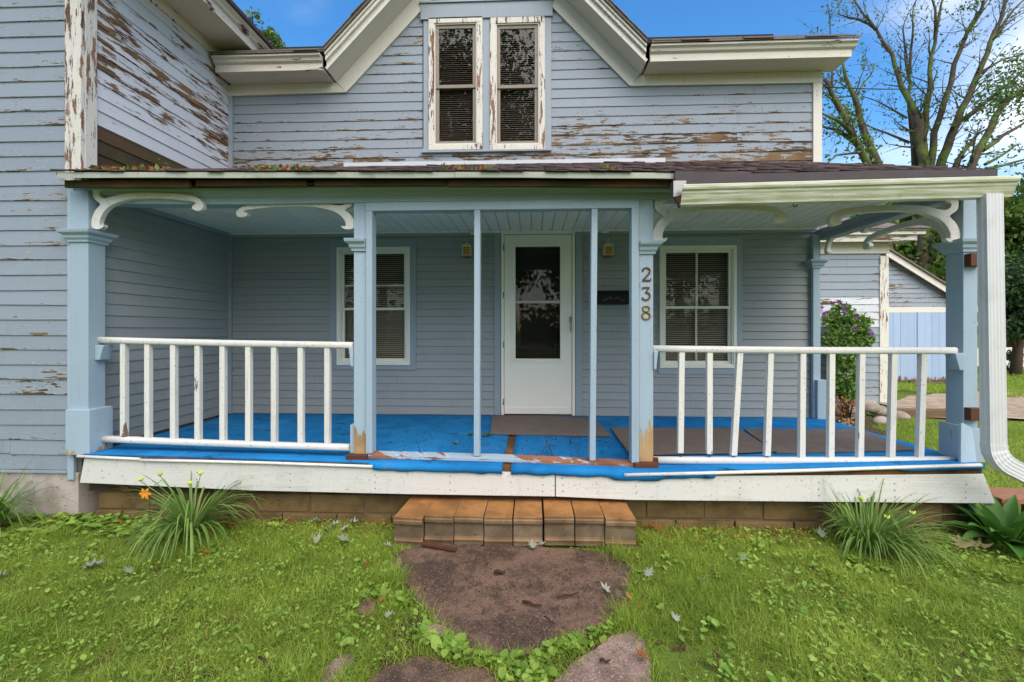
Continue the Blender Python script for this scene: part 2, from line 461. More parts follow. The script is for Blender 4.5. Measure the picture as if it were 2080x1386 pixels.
MAT['stucco'] = mat_block('foundation_render', lin(158, 144, 134), lin(186, 172, 164), 0.2)
MAT['slab'] = mat_slab('red_brown_concrete', lin(72, 57, 46), lin(120, 93, 74))
MAT['slab_pink'] = mat_slab('pinkish_concrete', lin(118, 97, 84), lin(158, 132, 116))
MAT['stone'] = mat_block('grey_field_stone', lin(128, 116, 104), lin(166, 152, 140), 0.3)

def mat_carpet():
    g = NG('blue_outdoor_carpet')
    p = g.pos()
    x, y, z = g.xyz(p)
    n = g.m('ADD', g.m('MULTIPLY', g.noise(p, 0.8, 3, 0.5), 0.55), g.m('MULTIPLY', g.noise(p, 4.5, 6, 0.65), 0.45)); f = g.noise(p, 300, 2, 0.7); st = g.noise(p, 5.5, 7, 0.74)
    c = g.mix(g.step(n, 0.36, 0.62), lin(10, 92, 150), lin(30, 124, 186))
    c = g.mix(g.step(f, 0.35, 0.7, 0, 0.4), c, lin(66, 156, 216))
    c = g.mix(g.step(st, 0.55, 0.70, 0, 0.8), c, lin(30, 44, 48))
    c = g.mix(g.step(g.noise(p, 1.7, 6, 0.7), 0.55, 0.72, 0, 0.35), c, lin(96, 150, 182))
    return g.done(g.bsdf(c, 0.95, g.bump(f, 0.003, 0.9), 0.1))
MAT['carpet'] = mat_carpet()
def mat_mat(name, a, b):
    g = NG(name)
    p = g.pos(); x, y, z = g.xyz(p)
    w = g.m('SINE', g.m('MULTIPLY', y, 520.0))
    n = g.noise(p, 7, 5, 0.65); f = g.noise(p, 300, 2, 0.7)
    c = g.mix(n, a, b)
    c = g.mix(g.step(f, 0.4, 0.7, 0, 0.5), c, tuple(q * 1.5 for q in b[:3]) + (1,))
    return g.done(g.bsdf(c, 0.95, g.bump(g.m('ADD', g.m('MULTIPLY', w, 0.4), f), 0.003, 0.8), 0.1))
MAT['mat'] = mat_mat('grey_brown_ribbed_mat', lin(92, 84, 78), lin(126, 114, 106))

def mat_leaf(name, a, b, rough=0.5, trans=0.35, dark=None):
    g = NG(name)
    t = g.attr('tint'); n = g.noise(g.pos(), 3.0, 3, 0.6)
    c = g.mix(t, a, b)
    c = g.mix(g.step(n, 0.35, 0.7, 0, 0.35), c, tuple(q * 0.7 for q in a[:3]) + (1,))
    pb = g.bsdf(c, rough, None, 0.3)
    tr = g.n('ShaderNodeBsdfTranslucent', Color=c)
    ms = g.t.nodes.new('ShaderNodeMixShader')
    g.set(ms.inputs[0], trans); g.set(ms.inputs[1], pb); g.set(ms.inputs[2], tr)
    return g.done(ms.outputs[0])
MAT['grass'] = mat_leaf('grass_blade', (0.19, 0.31, 0.026, 1), (0.52, 0.62, 0.10, 1), 0.55, 0.45)
MAT['thatch'] = mat_leaf('dry_grass', lin(150, 124, 70), lin(190, 166, 104), 0.8, 0.2)
MAT['weed'] = mat_leaf('clover_leaf', (0.16, 0.29, 0.032, 1), (0.40, 0.55, 0.10, 1), 0.5, 0.3)
MAT['lily'] = mat_leaf('daylily_leaf', (0.10, 0.20, 0.028, 1), (0.27, 0.40, 0.09, 1), 0.45, 0.25)
MAT['hosta'] = mat_leaf('hosta_leaf', (0.06, 0.17, 0.022, 1), (0.14, 0.29, 0.05, 1), 0.4, 0.25)
MAT['vine'] = mat_leaf('vine_leaf', (0.08, 0.19, 0.025, 1), (0.24, 0.37, 0.08, 1), 0.5, 0.3)
MAT['tree_a'] = mat_leaf('tree_leaf_fresh', (0.06, 0.13, 0.02, 1), (0.17, 0.27, 0.05, 1), 0.5, 0.4)
MAT['tree_b'] = mat_leaf('tree_leaf_dense', (0.05, 0.115, 0.017, 1), (0.20, 0.30, 0.05, 1), 0.5, 0.35)
MAT['tree_c'] = mat_leaf('tree_leaf_dark', (0.022, 0.055, 0.016, 1), (0.07, 0.13, 0.035, 1), 0.5, 0.3)
MAT['silver_leaf'] = mat_leaf('silver_leaf_underside', lin(136, 142, 118), lin(178, 180, 160), 0.6, 0.15)
MAT['tan_leaf'] = mat_leaf('tan_leaf', lin(150, 130, 92), lin(190, 168, 122), 0.7, 0.15)
MAT['brown_leaf'] = mat_leaf('dead_leaf', lin(140, 84, 40), lin(184, 124, 66), 0.7, 0.15)
MAT['green_leaf'] = mat_leaf('fallen_green_leaf', lin(70, 98, 44), lin(128, 150, 84), 0.6, 0.2)
MAT['petal_p'] = plain('purple_petal', lin(96, 36, 112), 0.6, 0.15, 60)
MAT['petal_o'] = plain('orange_petal', lin(236, 150, 44), 0.5, 0.12, 60)
MAT['bud'] = plain('yellow_green_bud', lin(196, 210, 90), 0.5, 0.1, 60)

def mat_bark(name, a, b, moss=0.0):
    g = NG(name)
    x, y, z = g.xyz(g.pos())
    n = g.noise(g.vec(g.m('MULTIPLY', x, 6.0), g.m('MULTIPLY', y, 6.0), z), 3.0, 6, 0.7)
    k = g.noise(g.pos(), 1.3, 4, 0.6)
    c = g.mix(n, a, b)
    if moss: c = g.mix(g.step(k, 0.45, 0.62, 0, moss), c, (0.11, 0.16, 0.03, 1))
    return g.done(g.bsdf(c, 0.9, g.bump(n, 0.02, 0.8), 0.2))
MAT['bark'] = mat_bark('bark_mossy', lin(52, 44, 37), lin(98, 84, 70), 0.85)
MAT['bark_b'] = mat_bark('bark_brown', lin(66, 54, 44), lin(112, 96, 80))
MAT['twig'] = mat_bark('twig_brown', lin(44, 32, 26), lin(86, 64, 50))

def mat_ground():
    g = NG('lawn_soil')
    p = g.pos()
    n = g.noise(p, 1.2, 5, 0.65); f = g.noise(p, 40, 5, 0.7); q = g.noise(p, 9.0, 5, 0.65)
    soil = g.mix(f, lin(52, 38, 26), lin(96, 74, 52))
    green = g.mix(f, (0.08, 0.12, 0.016, 1), (0.16, 0.23, 0.035, 1))
    c = g.mix(g.step(g.m('ADD', g.m('MULTIPLY', n, 0.4), g.m('MULTIPLY', q, 0.6)), 0.38, 0.5), soil, green)
    return g.done(g.bsdf(c, 0.95, g.bump(f, 0.01, 0.8), 0.1))
MAT['ground'] = mat_ground()
MAT['soil'] = plain('bare_soil', lin(70, 52, 38), 0.95, 0.2, 12, 0.008, 50)
MAT['gravel'] = mat_block('gravel_drive', lin(150, 128, 104), lin(182, 162, 138), 0.6, 0.008)
MAT['chip'] = plain('wood_chip', lin(150, 124, 96), 0.85, 0.25, 30)
MAT['timber'] = plain('weathered_timber', lin(104, 84, 64), 0.85, 0.12, 14, 0.002)
MAT['plank'] = paint('plank_door_paint', lin(152, 172, 196), lin(120, 92, 74), lin(150, 124, 104), lin(190, 200, 214), 0.0, 'V', var=0.05)
MAT['wood_step'] = plain('stained_platform_wood', lin(150, 104, 78), 0.7, 0.1, 14, 0.001)
MAT['lily_stalk'] = plain('daylily_stalk', lin(110, 140, 70), 0.5, 0.08)
MAT['fascia_dark'] = plain('dark_stained_fascia', lin(74, 66, 68), 0.7, 0.1, 8)
MAT['mortar'] = plain('brown_mortar', lin(112, 96, 74), 0.95, 0.12, 20, 0.002, 80)

# ================================================================== GROUND, PATH
YW = 5.20            # main front wall sheathing
XWL, XWR = -3.53, 3.17   # wing side wall plane, right corner of the main block
YWF = 3.45           # wing front wall plane
YF = 3.48            # face of the porch posts
ZF = 0.50            # porch floor

def ground_sheet():
    xs = np.concatenate([[-900, -200, -60, -20], np.linspace(-8, 14, 90), [20, 40, 80, 200, 900]])
    ys = np.concatenate([[-900, -200, -60, -20, -5], np.linspace(0.5, 14, 60), [18, 25, 40, 80, 200, 900]])
    V = []; F = []
    for y in ys:
        for x in xs:
            z = 0.0
            if -8 < x < 14 and 0.4 < y < 14: z = 0.018 * (noise.noise(Vector((x * 0.9, y * 0.9, 3.3)))) + 0.008 * noise.noise(Vector((x * 4, y * 4, 1.0))) - 0.006
            V.append((x, y, z))
    n = len(xs)
    for j in range(len(ys) - 1):
        for i in range(n - 1): F.append((j * n + i, j * n + i + 1, (j + 1) * n + i + 1, (j + 1) * n + i))
    mb = MB(); mb.add(V, F, True)
    return mb.build('ground', MAT['ground'], org=(0, 0, 0), kind='structure')
ground = ground_sheet()

def blob_sheet(name, poly, z, mat, kind='structure'):
    mb = MB(); pts = []
    n = len(poly)
    for i in range(n):                                   # ragged outline
        a, b = Vector(poly[i]), Vector(poly[(i + 1) % n])
        k = max(2, int((b - a).length / 0.25))
        for j in range(k):
            p = a.lerp(b, j / k)
            p += Vector((noise.noise(Vector((p.x * 2, p.y * 2, 5))), noise.noise(Vector((p.x * 2, p.y * 2, 9))))) * 0.18
            pts.append((p.x, p.y, z))
    mb.add(pts, [tuple(range(len(pts)))])
    return mb.build(name, mat, kind=kind)
blob_sheet('gravel_driveway', [(6.6, 7.9), (9, 7.6), (14, 7.5), (26, 8.2), (26, 11.6), (14, 11.3), (10.5, 11.2), (8.6, 10.6), (6.9, 9.4)], 0.028, MAT['gravel'])

# the broken concrete path: outlines surveyed on the ground
SLABS = [
    ([(800, 1122), (862, 1104), (1100, 1110), (1252, 1122), (1284, 1148), (1274, 1198), (1282, 1232), (1246, 1258), (1196, 1283), (1148, 1300), (1092, 1318), (1050, 1334), (1002, 1332), (960, 1322), (932, 1302), (890, 1268), (868, 1240), (846, 1224), (832, 1190), (800, 1166)], 0.026, 'slab', 'large cracked reddish slab right in front of the block step'),
    ([(738, 1386), (782, 1356), (842, 1330), (895, 1336), (930, 1356), (985, 1350), (1015, 1372), (1000, 1440), (930, 1520), (700, 1520), (690, 1440)], 0.012, 'slab', 'mossy brown slab at the bottom edge below the large slab'),
    ([(1122, 1386), (1160, 1350), (1205, 1318), (1245, 1290), (1285, 1278), (1312, 1300), (1322, 1350), (1328, 1420), (1330, 1520), (1120, 1520), (1108, 1440)], 0.013, 'slab_pink', 'pale pinkish slab at the lower right of the large slab'),
    ([(690, 1330), (718, 1328), (722, 1340), (690, 1380), (668, 1440), (610, 1470), (640, 1390), (662, 1352)], 0.010, 'slab_pink', 'narrow pinkish slab strip in the grass at lower left'),
    ([(728, 1226), (745, 1215), (764, 1222), (762, 1240), (745, 1252), (726, 1246)], 0.018, 'slab', 'small slab fragment showing through the grass left of the large slab'),
    ([(862, 1276), (880, 1266), (905, 1272), (912, 1284), (900, 1292), (868, 1288)], 0.03, 'slab_pink', 'broken pinkish chip beside the lower left edge of the large slab'),
]
SLAB_XY = []
pbase = MB()
for px, h, m, lab in SLABS:
    SLAB_XY.append([tuple(G(u, v, h))[:2] for u, v in px])
bx = [p for poly in SLAB_XY[:3] for p in poly]
cpx = sum(p[0] for p in bx) / len(bx); cpy = sum(p[1] for p in bx) / len(bx)
path_pts = [(cpx + 0.60 * math.cos(a) * (1 + 0.08 * noise.noise(Vector((a * 2, 0, 0)))), cpy - 0.1 + 0.50 * math.sin(a), 0.004) for a in [2 * math.pi * k / 40 for k in range(40)]]
pbase.add(path_pts, [tuple(range(40))])
path = pbase.build('path', MAT['soil'], kind='structure')
for (px, h, m, lab), poly in zip(SLABS, SLAB_XY):
    pts = []
    n = len(poly)
    for i in range(n):
        a, b = Vector(poly[i]), Vector(poly[(i + 1) % n])
        k = max(1, int((b - a).length / 0.03))
        for j in range(k):
            p = a.lerp(b, j / k)
            w = min(0.5, (b - a).length) * 0.14
            p += Vector((noise.noise(Vector((p.x * 14, p.y * 14, 1))), noise.noise(Vector((p.x * 14, p.y * 14, 7))))) * w * 0.5
            pts.append(p)
    c = sum(pts, Vector((0, 0))) / len(pts)
    mb = MB()
    mb.rings([[(p.x, p.y, -0.03) for p in pts], [(p.x, p.y, h - 0.008) for p in pts], [((p - c).x * 0.985 + c.x, (p - c).y * 0.985 + c.y, h) for p in pts]])
    mb.build('slab', MAT[m], path, label=lab)

# ================================================================== HOUSE
house = thing('house', (0, 6.5, 0), 'pale blue clapboard house with peeling paint and a steep front gable', 'house')

class Front:      # boards on a wall facing the street: s = x
    def __init__(s, Y): s.Y = Y
    def __call__(s, a, o, z): return (a, s.Y - o, z)
class Side:       # boards on a wall facing +x: s = y
    def __init__(s, X): s.X = X
    def __call__(s, a, o, z): return (s.X + o, a, z)

def clapboard(m, a0, a1, z, h, parent, mat, peel=0.0, dark=0.0, warp=0.0025, drop=(0, 0), butt=0.013):
    """one tapered board; lower edge thick, upper edge tucked under the next"""
    n = max(2, min(9, int((a1 - a0) / 0.35)))
    k = random.random() * 90
    rs = []
    for i in range(n + 1):
        t = i / n; a = a0 + (a1 - a0) * t
        wz = warp * noise.noise(Vector((a * 1.1, k, 0))) * 1.6 + drop[0] * (1 - t) + drop[1] * t
        wo = abs(noise.noise(Vector((a * 1.7, k, 4)))) * 0.005
        zt = z + h + 0.018
        rs.append([m(a, 0.0, z + wz), m(a, (butt + wo) * .30, z + wz), m(a, butt + wo, z + wz + 0.0055), m(a, 0.003, zt), m(a, 0.0, zt)])
    mb = MB(); mb.rings(rs)
    return mb.build('clapboard', mat, parent, peel=float(peel), dark=float(dark))

def row(m, a0, a1, z, h, parent, mat, peelf, maxlen=3.2, first=None, **kw):
    """fill a0..a1 with one or more boards butted end to end"""
    cuts = [a0]
    a = a0 + (first if first else random.uniform(0.5, 1.0) * maxlen)
    while a < a1 - 0.45:
        cuts.append(a); a += random.uniform(0.6, 1.0) * maxlen
    cuts.append(a1)
    for i in range(len(cuts) - 1):
        g0 = 0.0015 if i else 0.0; 
        p = peelf((cuts[i] + cuts[i + 1]) / 2, z) if callable(peelf) else peelf
        j = random.uniform(-0.0015, 0.0015)
        clapboard(m, cuts[i] + g0, cuts[i + 1], z + j, h, parent, mat, max(0, p + random.uniform(-0.06, 0.06)), **kw)

def holes(mb, m, a0, a1, z0, z1, hs, t=0.12, back=None):
    """wall slab with rectangular openings"""
    A = sorted({a0, a1, *[h[0] for h in hs], *[h[1] for h in hs]}); Z = sorted({z0, z1, *[h[2] for h in hs], *[h[3] for h in hs]})
    for i in range(len(A) - 1):
        for j in range(len(Z) - 1):
            ca, cz = (A[i] + A[i + 1]) / 2, (Z[j] + Z[j + 1]) / 2
            if any(h[0] < ca < h[1] and h[2] < cz < h[3] for h in hs): continue
            mb.hexa([m(A[i], 0, Z[j]), m(A[i + 1], 0, Z[j]), m(A[i + 1], -t, Z[j]), m(A[i], -t, Z[j]),
                     m(A[i], 0, Z[j + 1]), m(A[i + 1], 0, Z[j + 1]), m(A[i + 1], -t, Z[j + 1]), m(A[i], -t, Z[j + 1])])

# ---- openings of the front wall (surveyed)
def rect(u0, u1, v0, v1, Y, vm=None):
    um = (u0 + u1) / 2
    return (X_(u0, Y), X_(u1, Y), Z_(um, v1, Y), Z_(um, v0, Y))
UW = rect(858, 1120, 10, 311, YW)            # upper double window, outer trim
WL = rect(672, 846, 487, 751, YW)            # porch window left, blue casing
WR = rect(1336, 1506, 482, 760, YW)          # porch window right
DR = rect(1004, 1183, 474, 843, YW)          # door with casing
PITCH_L, PITCH_U = 0.0855, 0.1065

F_ = Front(YW)
GC, GS = -0.515, 1.05                        # gable centre line, slope
FZ0 = 4.19                                   # bottom of the frieze
def gable_half(z): return 1.61 - (z - 4.205) / GS
wall = MB()
holes(wall, F_, XWL, XWR, 0.2, 4.40, [(WL[0] + .06, WL[1] - .06, WL[2] + .06, WL[3] - .06), (WR[0] + .06, WR[1] - .06, WR[2] + .06, WR[3] - .06),
      (DR[0] + .07, DR[1] - .07, ZF, DR[3] - .03), (UW[0] + .05, UW[1] - .05, UW[2] + .05, 4.40)], t=0.12)
zt = 6.0
wall.prism([(GC - 1.75, 4.40), (UW[0] + .05, 4.40), (UW[0] + .05, UW[3] - .04), (UW[1] - .05, UW[3] - .04), (UW[1] - .05, 4.40), (GC + 1.75, 4.40), (GC, 6.2)],
           lambda a, z: F_(a, 0, z), lambda a, z: F_(a, -0.12, z))
front_wall = wall.build('front_wall', MAT['sheath'], house)
# boards of the porch back wall
nr = int((2.60 - ZF) / PITCH_L) + 1
for i in range(nr):
    z = ZF + 0.012 + i * PITCH_L
    segs = [(XWL + 0.05, XWR - 0.055)]
    for h in (WL, WR, DR):
        ns = []
        for a, b in segs:
            if z > h[2] - 0.004 and z + PITCH_L < h[3] + 0.012 and a < h[0] and b > h[1]: ns += [(a, h[0] + 0.004), (h[1] - 0.004, b)]
            else: ns.append((a, b))
        segs = ns
    for a, b in segs:
        row(F_, a, b, z, PITCH_L, front_wall, MAT['siding_porch'], lambda s, zz: 0.02 + (0.10 if (s > 1.8 and zz < 1.1) else 0), maxlen=2.8, butt=.017)
# boards of the upper wall
def upper_peel(s, z):
    low = max(0.0, min(1.0, (4.05 - z) / 0.75))
    p = 0.08 + 0.36 * low
    if s < -1.9: p -= 0.08
    if z < 3.46 and s > 2.2: p -= 0.06
    return p
nr = int((6.0 - 3.24) / PITCH_U)
for i in range(nr):
    z = 3.235 + i * PITCH_U
    if z > 5.75: break
    zm = z + PITCH_U * 0.6
    if zm < FZ0 + 0.05: a0, a1 = XWL + 0.06, XWR - 0.03
    else:
        hw = gable_half(zm) + 0.035; a0, a1 = GC - hw, GC + hw
    segs = [(a0, a1)]
    if z > UW[2] - 0.004 and z < UW[3] + 0.02:
        segs = [(a0, UW[0] + 0.004), (UW[1] - 0.004, a1)]
    for a, b in segs:
        if b - a > 0.05: row(F_, a, b, z, PITCH_U, front_wall, MAT['siding'], upper_peel, maxlen=2.6)
# low flashing board just above the porch roof (a pale board nailed over)
fb = MB()
fb.box(X_(700, YW), X_(1350, YW), YW - 0.030, YW - 0.018, 3.33, Z_(1000, 328, YW))
fb.build('flashing_board', MAT['siding_chalk'], front_wall, peel=0.0)
# corner boards
cb = MB(); cb.box(XWR - 0.075, XWR + 0.02, YW - 0.028, YW, 3.2, FZ0 + 0.02)
cb.build('corner_board', MAT['white_old'], front_wall, bevel=0.003, peel=0.22)
cb = MB(); cb.box(XWL, XWL + 0.055, YW - 0.03, YW, 3.3, FZ0)
cb.build('corner_board', MAT['casing_blue'], front_wall, peel=0.2)
cb = MB(); cb.box(XWL, XWL + 0.045, YW - 0.03, YW, ZF, 2.6)
cb.build('corner_board', MAT['casing_blue'], front_wall, peel=0.05)
# right end wall of the main block (seen only edge-on)
rw = MB(); rw.box(XWR - 0.12, XWR, YW + 0.125, 8.0, 0.2, 4.40)
rw.build('end_wall', MAT['siding'], house)
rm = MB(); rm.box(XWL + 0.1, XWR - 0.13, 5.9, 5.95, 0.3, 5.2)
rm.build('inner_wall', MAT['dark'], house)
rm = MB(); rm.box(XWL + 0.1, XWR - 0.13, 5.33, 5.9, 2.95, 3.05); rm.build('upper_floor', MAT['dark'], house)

# ---- frieze, eaves, gable trim
OV = 0.28                                     # overhang towards the street
def frieze(x0, x1, z0, z1):
    mb = MB(); mb.box(x0, x1, YW - 0.034, YW - 0.004, z0, z1); return mb
GL, GR = GC - 1.61, GC + 1.61                 # inner corners of the gable at the frieze bottom
VW = 0.215                                    # vertical width of the raking frieze
SZ = 4.315                                    # level soffit
dxf = VW / GS
mbf = MB()
mbf.prism([(XWL, FZ0), (GL, FZ0 + .012), (GL - dxf + (FZ0 + VW - SZ) / GS * 1.0, SZ), (XWL, SZ)], lambda a, z: F_(a, .034, z), lambda a, z: F_(a, .003, z))
mbf.build('frieze_board', MAT['white_old_h'], house, peel=0.0)
mbf = MB()
mbf.prism([(GR, FZ0 + .012), (XWR + .02, FZ0), (XWR + .02, SZ), (GR + dxf - (FZ0 + VW - SZ) / GS, SZ)], lambda a, z: F_(a, .034, z), lambda a, z: F_(a, .003, z))
mbf.build('frieze_board', MAT['white_old_h'], house, peel=0.02)
zp = FZ0 + 1.61 * GS + .012
for sgn, e in ((-1, GL), (1, GR)):
    mb = MB()
    mb.prism([(e, FZ0 + .012), (GC, zp), (GC, zp + VW), (e + sgn * (dxf - (FZ0 + .012 + VW - SZ) / GS), SZ)], lambda a, z: F_(a, .037, z), lambda a, z: F_(a, .005, z))
    mb.build('rake_frieze', MAT['white_old'], house, peel=0.0)
    # sloped soffit under the rake
    eo = e + sgn * dxf; zl = FZ0 + .012 + VW
    mb = MB()
    x_b = e + sgn * (dxf - (zl - SZ) / GS)     # where the raking soffit meets the level one
    o = OV
    mb.hexa([F_(x_b, 0, SZ), F_(x_b, o, SZ), F_(x_b + sgn * .03, o, SZ + .03), F_(x_b + sgn * .03, 0, SZ + .03),
             F_(GC, 0, zp + VW), F_(GC, o, zp + VW), F_(GC, o, zp + VW + .05), F_(GC, 0, zp + VW + .05)])
    mb.build('rake_soffit', MAT['white_old_h'], house, peel=0.03)
    # fascia, crown and shingle edge along the rake
    def rk(name, o0, o1, dz0, dz1, mat, peel, up=0.0):
        m2 = MB()
        def pt(x, o, z): return F_(x, o, z)
        zb = SZ + dz0; ze = SZ + dz1
        xa = x_b + sgn * (dz0 / GS) * 0 
        m2.hexa([pt(x_b, o0, zb), pt(x_b, o1, zb), pt(x_b, o1, ze), pt(x_b, o0, ze), pt(GC, o0, zp + VW + dz0), pt(GC, o1, zp + VW + dz0), pt(GC, o1, zp + VW + dz1), pt(GC, o0, zp + VW + dz1)])
        return m2.build(name, mat, house, peel=peel)
    rk('rake_fascia', OV, OV + .022, -.004, .085, MAT['white_old'], 0.16)
    rk('rake_crown', OV + .018, OV + .055, .08, .125, MAT['white_old'], 0.2)
    rk('rake_crown', OV + .018, OV + .075, .128, .155, MAT['white_old'], 0.12)
    # gable roof plane
    m3 = MB()
    zr0, zr1 = SZ + .16, zp + VW + .16
    m3.hexa([F_(x_b - sgn * .0, OV + .095, zr0), F_(x_b, -3.2, zr0), F_(GC, -3.2, zr1), F_(GC, OV + .095, zr1),
             F_(x_b, OV + .095, zr0 + .035), F_(x_b, -3.2, zr0 + .035), F_(GC, -3.2, zr1 + .035), F_(GC, OV + .095, zr1 + .035)])
    groof = m3.build('gable_roof', MAT['shingle_grey'], house)
    # shingle courses showing along the rake edge
    L_ = abs(GC - x_b) * math.hypot(1, GS); nn = int(L_ / 0.14)
    for i in range(nn):
        if i > 9: break
        t0, t1 = i / nn, (i + 1.25) / nn
        xa, xb_ = x_b + (GC - x_b) * t0, x_b + (GC - x_b) * t1
        za, zb_ = zr0 + (zr1 - zr0) * t0, zr0 + (zr1 - zr0) * t1
        m4 = MB(); j = random.uniform(0, .015)
        m4.hexa([F_(xa, OV + .105 + j, za + .036), F_(xa, -.6, za + .036), F_(xb_, -.6, zb_ + .036), F_(xb_, OV + .105 + j, zb_ + .036),
                 F_(xa, OV + .105 + j, za + .05), F_(xa, -.6, za + .05), F_(xb_, -.6, zb_ + .040), F_(xb_, OV + .105 + j, zb_ + .040)])
        m4.build('shingle', MAT['shingle_grey'], groof)

def eave(x0, x1, mitre, left):
    """level eave: soffit, fascia, crown; roof above"""
    s = MB(); s.box(x0, x1, YW - OV, YW - 0.002, SZ + .002, SZ + .03); s.build('soffit', MAT['white_old_h'], house, peel=0.02)
    f = MB(); f.box(x0 - (0 if left else 0), x1, YW - OV - .022, YW - OV, SZ - .006, SZ + .075); f.build('fascia', MAT['white_old_h'], house, bevel=.002, peel=0.30)
    c = MB()
    prof = [(OV + .02, SZ + .07), (OV + .05, SZ + .085), (OV + .06, SZ + .11), (OV + .085, SZ + .125), (OV + .085, SZ + .145), (OV, SZ + .145), (OV, SZ + .07)]
    c.rings([[F_(x, o, z) for o, z in prof] for x in (x0 - .002, x1 + (0 if left else .03))])
    c.build('crown_moulding', MAT['white_old_h'], house, peel=0.20)
    r = MB(); sl = .66
    r.hexa([F_(x0, OV + .10, SZ + .148), F_(x1 + (0 if left else .05), OV + .10, SZ + .148), F_(x1, -3.0, SZ + .148 + sl * 3.0), F_(x0, -3.0, SZ + .148 + sl * 3.0),
            F_(x0, OV + .10, SZ + .168), F_(x1 + (0 if left else .05), OV + .10, SZ + .168), F_(x1, -3.0, SZ + .168 + sl * 3.0), F_(x0, -3.0, SZ + .168 + sl * 3.0)])
    rf = r.build('main_roof', MAT['shingle_grey'], house)
    x = x0 + (.02 if not left else 0)
    while x < x1:                                     # first two shingle courses
        w = random.uniform(.26, .34); xe = min(x + w, x1)
        for k in range(2):
            m = MB(); o0 = OV + .108 - k * .14 + random.uniform(-.006, .01); o1 = o0 - .16
            zz = lambda o: SZ + .17 + sl * (OV + .10 - o)
            m.hexa([F_(x, o0, zz(o0)), F_(xe - .006, o0, zz(o0)), F_(xe - .006, o1, zz(o1)), F_(x, o1, zz(o1)),
                    F_(x, o0, zz(o0) + .010), F_(xe - .006, o0, zz(o0) + .010), F_(xe - .006, o1, zz(o1) + .004), F_(x, o1, zz(o1) + .004)])
            m.build('shingle', MAT['shingle_grey'], rf)
        x = xe
XBL = GL - dxf + (FZ0 + .012 + VW - SZ) / GS
XBR = GR + dxf - (FZ0 + .012 + VW - SZ) / GS
eave(X_(440, YW - OV), XBL - .05, None, True)
eave(XBR + .05, X_(1727, YW - OV), None, False)

# ---- upper double window
def sash_window(parent, x0, x1, z0, z1, Y, casing_w, casing_mat, cas_o, frame_w, sash_mat, mid_frac, muntin_v=(), muntin_h=(), blind='blind', blind_to=0.0, peel=0.0, sill=False):
    """sash window: casing/frame, two sashes, glass, slatted blind; returns the window"""
    m = Front(Y)
    fr = MB()
    for a0, a1, b0, b1 in ((x0, x1, z1 - casing_w, z1), (x0, x1, z0, z0 + casing_w), (x0, x0 + casing_w, z0 + casing_w, z1 - casing_w), (x1 - casing_w, x1, z0 + casing_w, z1 - casing_w)):
        fr.box(a0, a1, Y - cas_o, Y + .05, b0, b1)
    w = fr.build('window', casing_mat, parent, bevel=.003, peel=peel)
    ix0, ix1, iz0, iz1 = x0 + casing_w, x1 - casing_w, z0 + casing_w, z1 - casing_w
    zm = iz0 + (iz1 - iz0) * mid_frac
    f = MB(); t = .012                                  # narrow inner stop
    for a0, a1, b0, b1 in ((ix0, ix1, iz1 - t, iz1), (ix0, ix1, iz0, iz0 + t), (ix0, ix0 + t, iz0 + t, iz1 - t), (ix1 - t, ix1, iz0 + t, iz1 - t)):
        f.box(a0, a1, Y - cas_o + .012, Y + .045, b0, b1)
    f.build('frame', casing_mat if sash_mat is MAT['vinyl'] else MAT['white_old'], w, peel=peel * .4)
    for k, (b0, b1, yy) in enumerate(((zm - frame_w * .5, iz1 - t, Y + .000), (iz0 + t, zm + frame_w * .5, Y + .016))):
        s = MB(); a0, a1 = ix0 + t, ix1 - t; q = frame_w
        s.box(a0, a1, yy, yy + .03, b1 - q, b1); s.box(a0, a1, yy, yy + .03, b0, b0 + q)
        s.box(a0, a0 + q, yy, yy + .03, b0 + q, b1 - q); s.box(a1 - q, a1, yy, yy + .03, b0 + q, b1 - q)
        s.build('sash', sash_mat, w, bevel=.002, peel=peel * .5)
        g = MB(); g.box(a0 + q - .004, a1 - q + .004, yy + .010, yy + .014, b0 + q - .004, b1 - q + .004); g.build('pane', MAT['glass'], w)
        for fx in muntin_v:
            xx = a0 + (a1 - a0) * fx; mm = MB(); mm.box(xx - .011, xx + .011, yy + .016, yy + .026, b0 + q, b1 - q); mm.build('muntin', sash_mat, w)
        if k == 0 or len(muntin_h) > 1:
            for fz in muntin_h[:1] if k == 0 else muntin_h[1:]:
                zz = b0 + (b1 - b0) * fz; mm = MB(); mm.box(a0 + q, a1 - q, yy + .0165, yy + .0255, zz - .009, zz + .009); mm.build('muntin', sash_mat, w)
    bl = MB(); z = iz1 - .02
    while z > iz0 + blind_to:
        tilt = random.uniform(.0105, .013)
        bl.hexa([(ix0 + .012, Y + .058, z - tilt), (ix1 - .012, Y + .058, z - tilt), (ix1 - .012, Y + .074, z + tilt * .2), (ix0 + .012, Y + .074, z + tilt * .2),
                 (ix0 + .012, Y + .0585, z - tilt + .0012), (ix1 - .012, Y + .0585, z - tilt + .0012), (ix1 - .012, Y + .0745, z + tilt * .2 + .0012), (ix0 + .012, Y + .0745, z + tilt * .2 + .0012)])
        z -= .0235
    bl.build('blind', MAT[blind], w, kind='stuff')
    return w
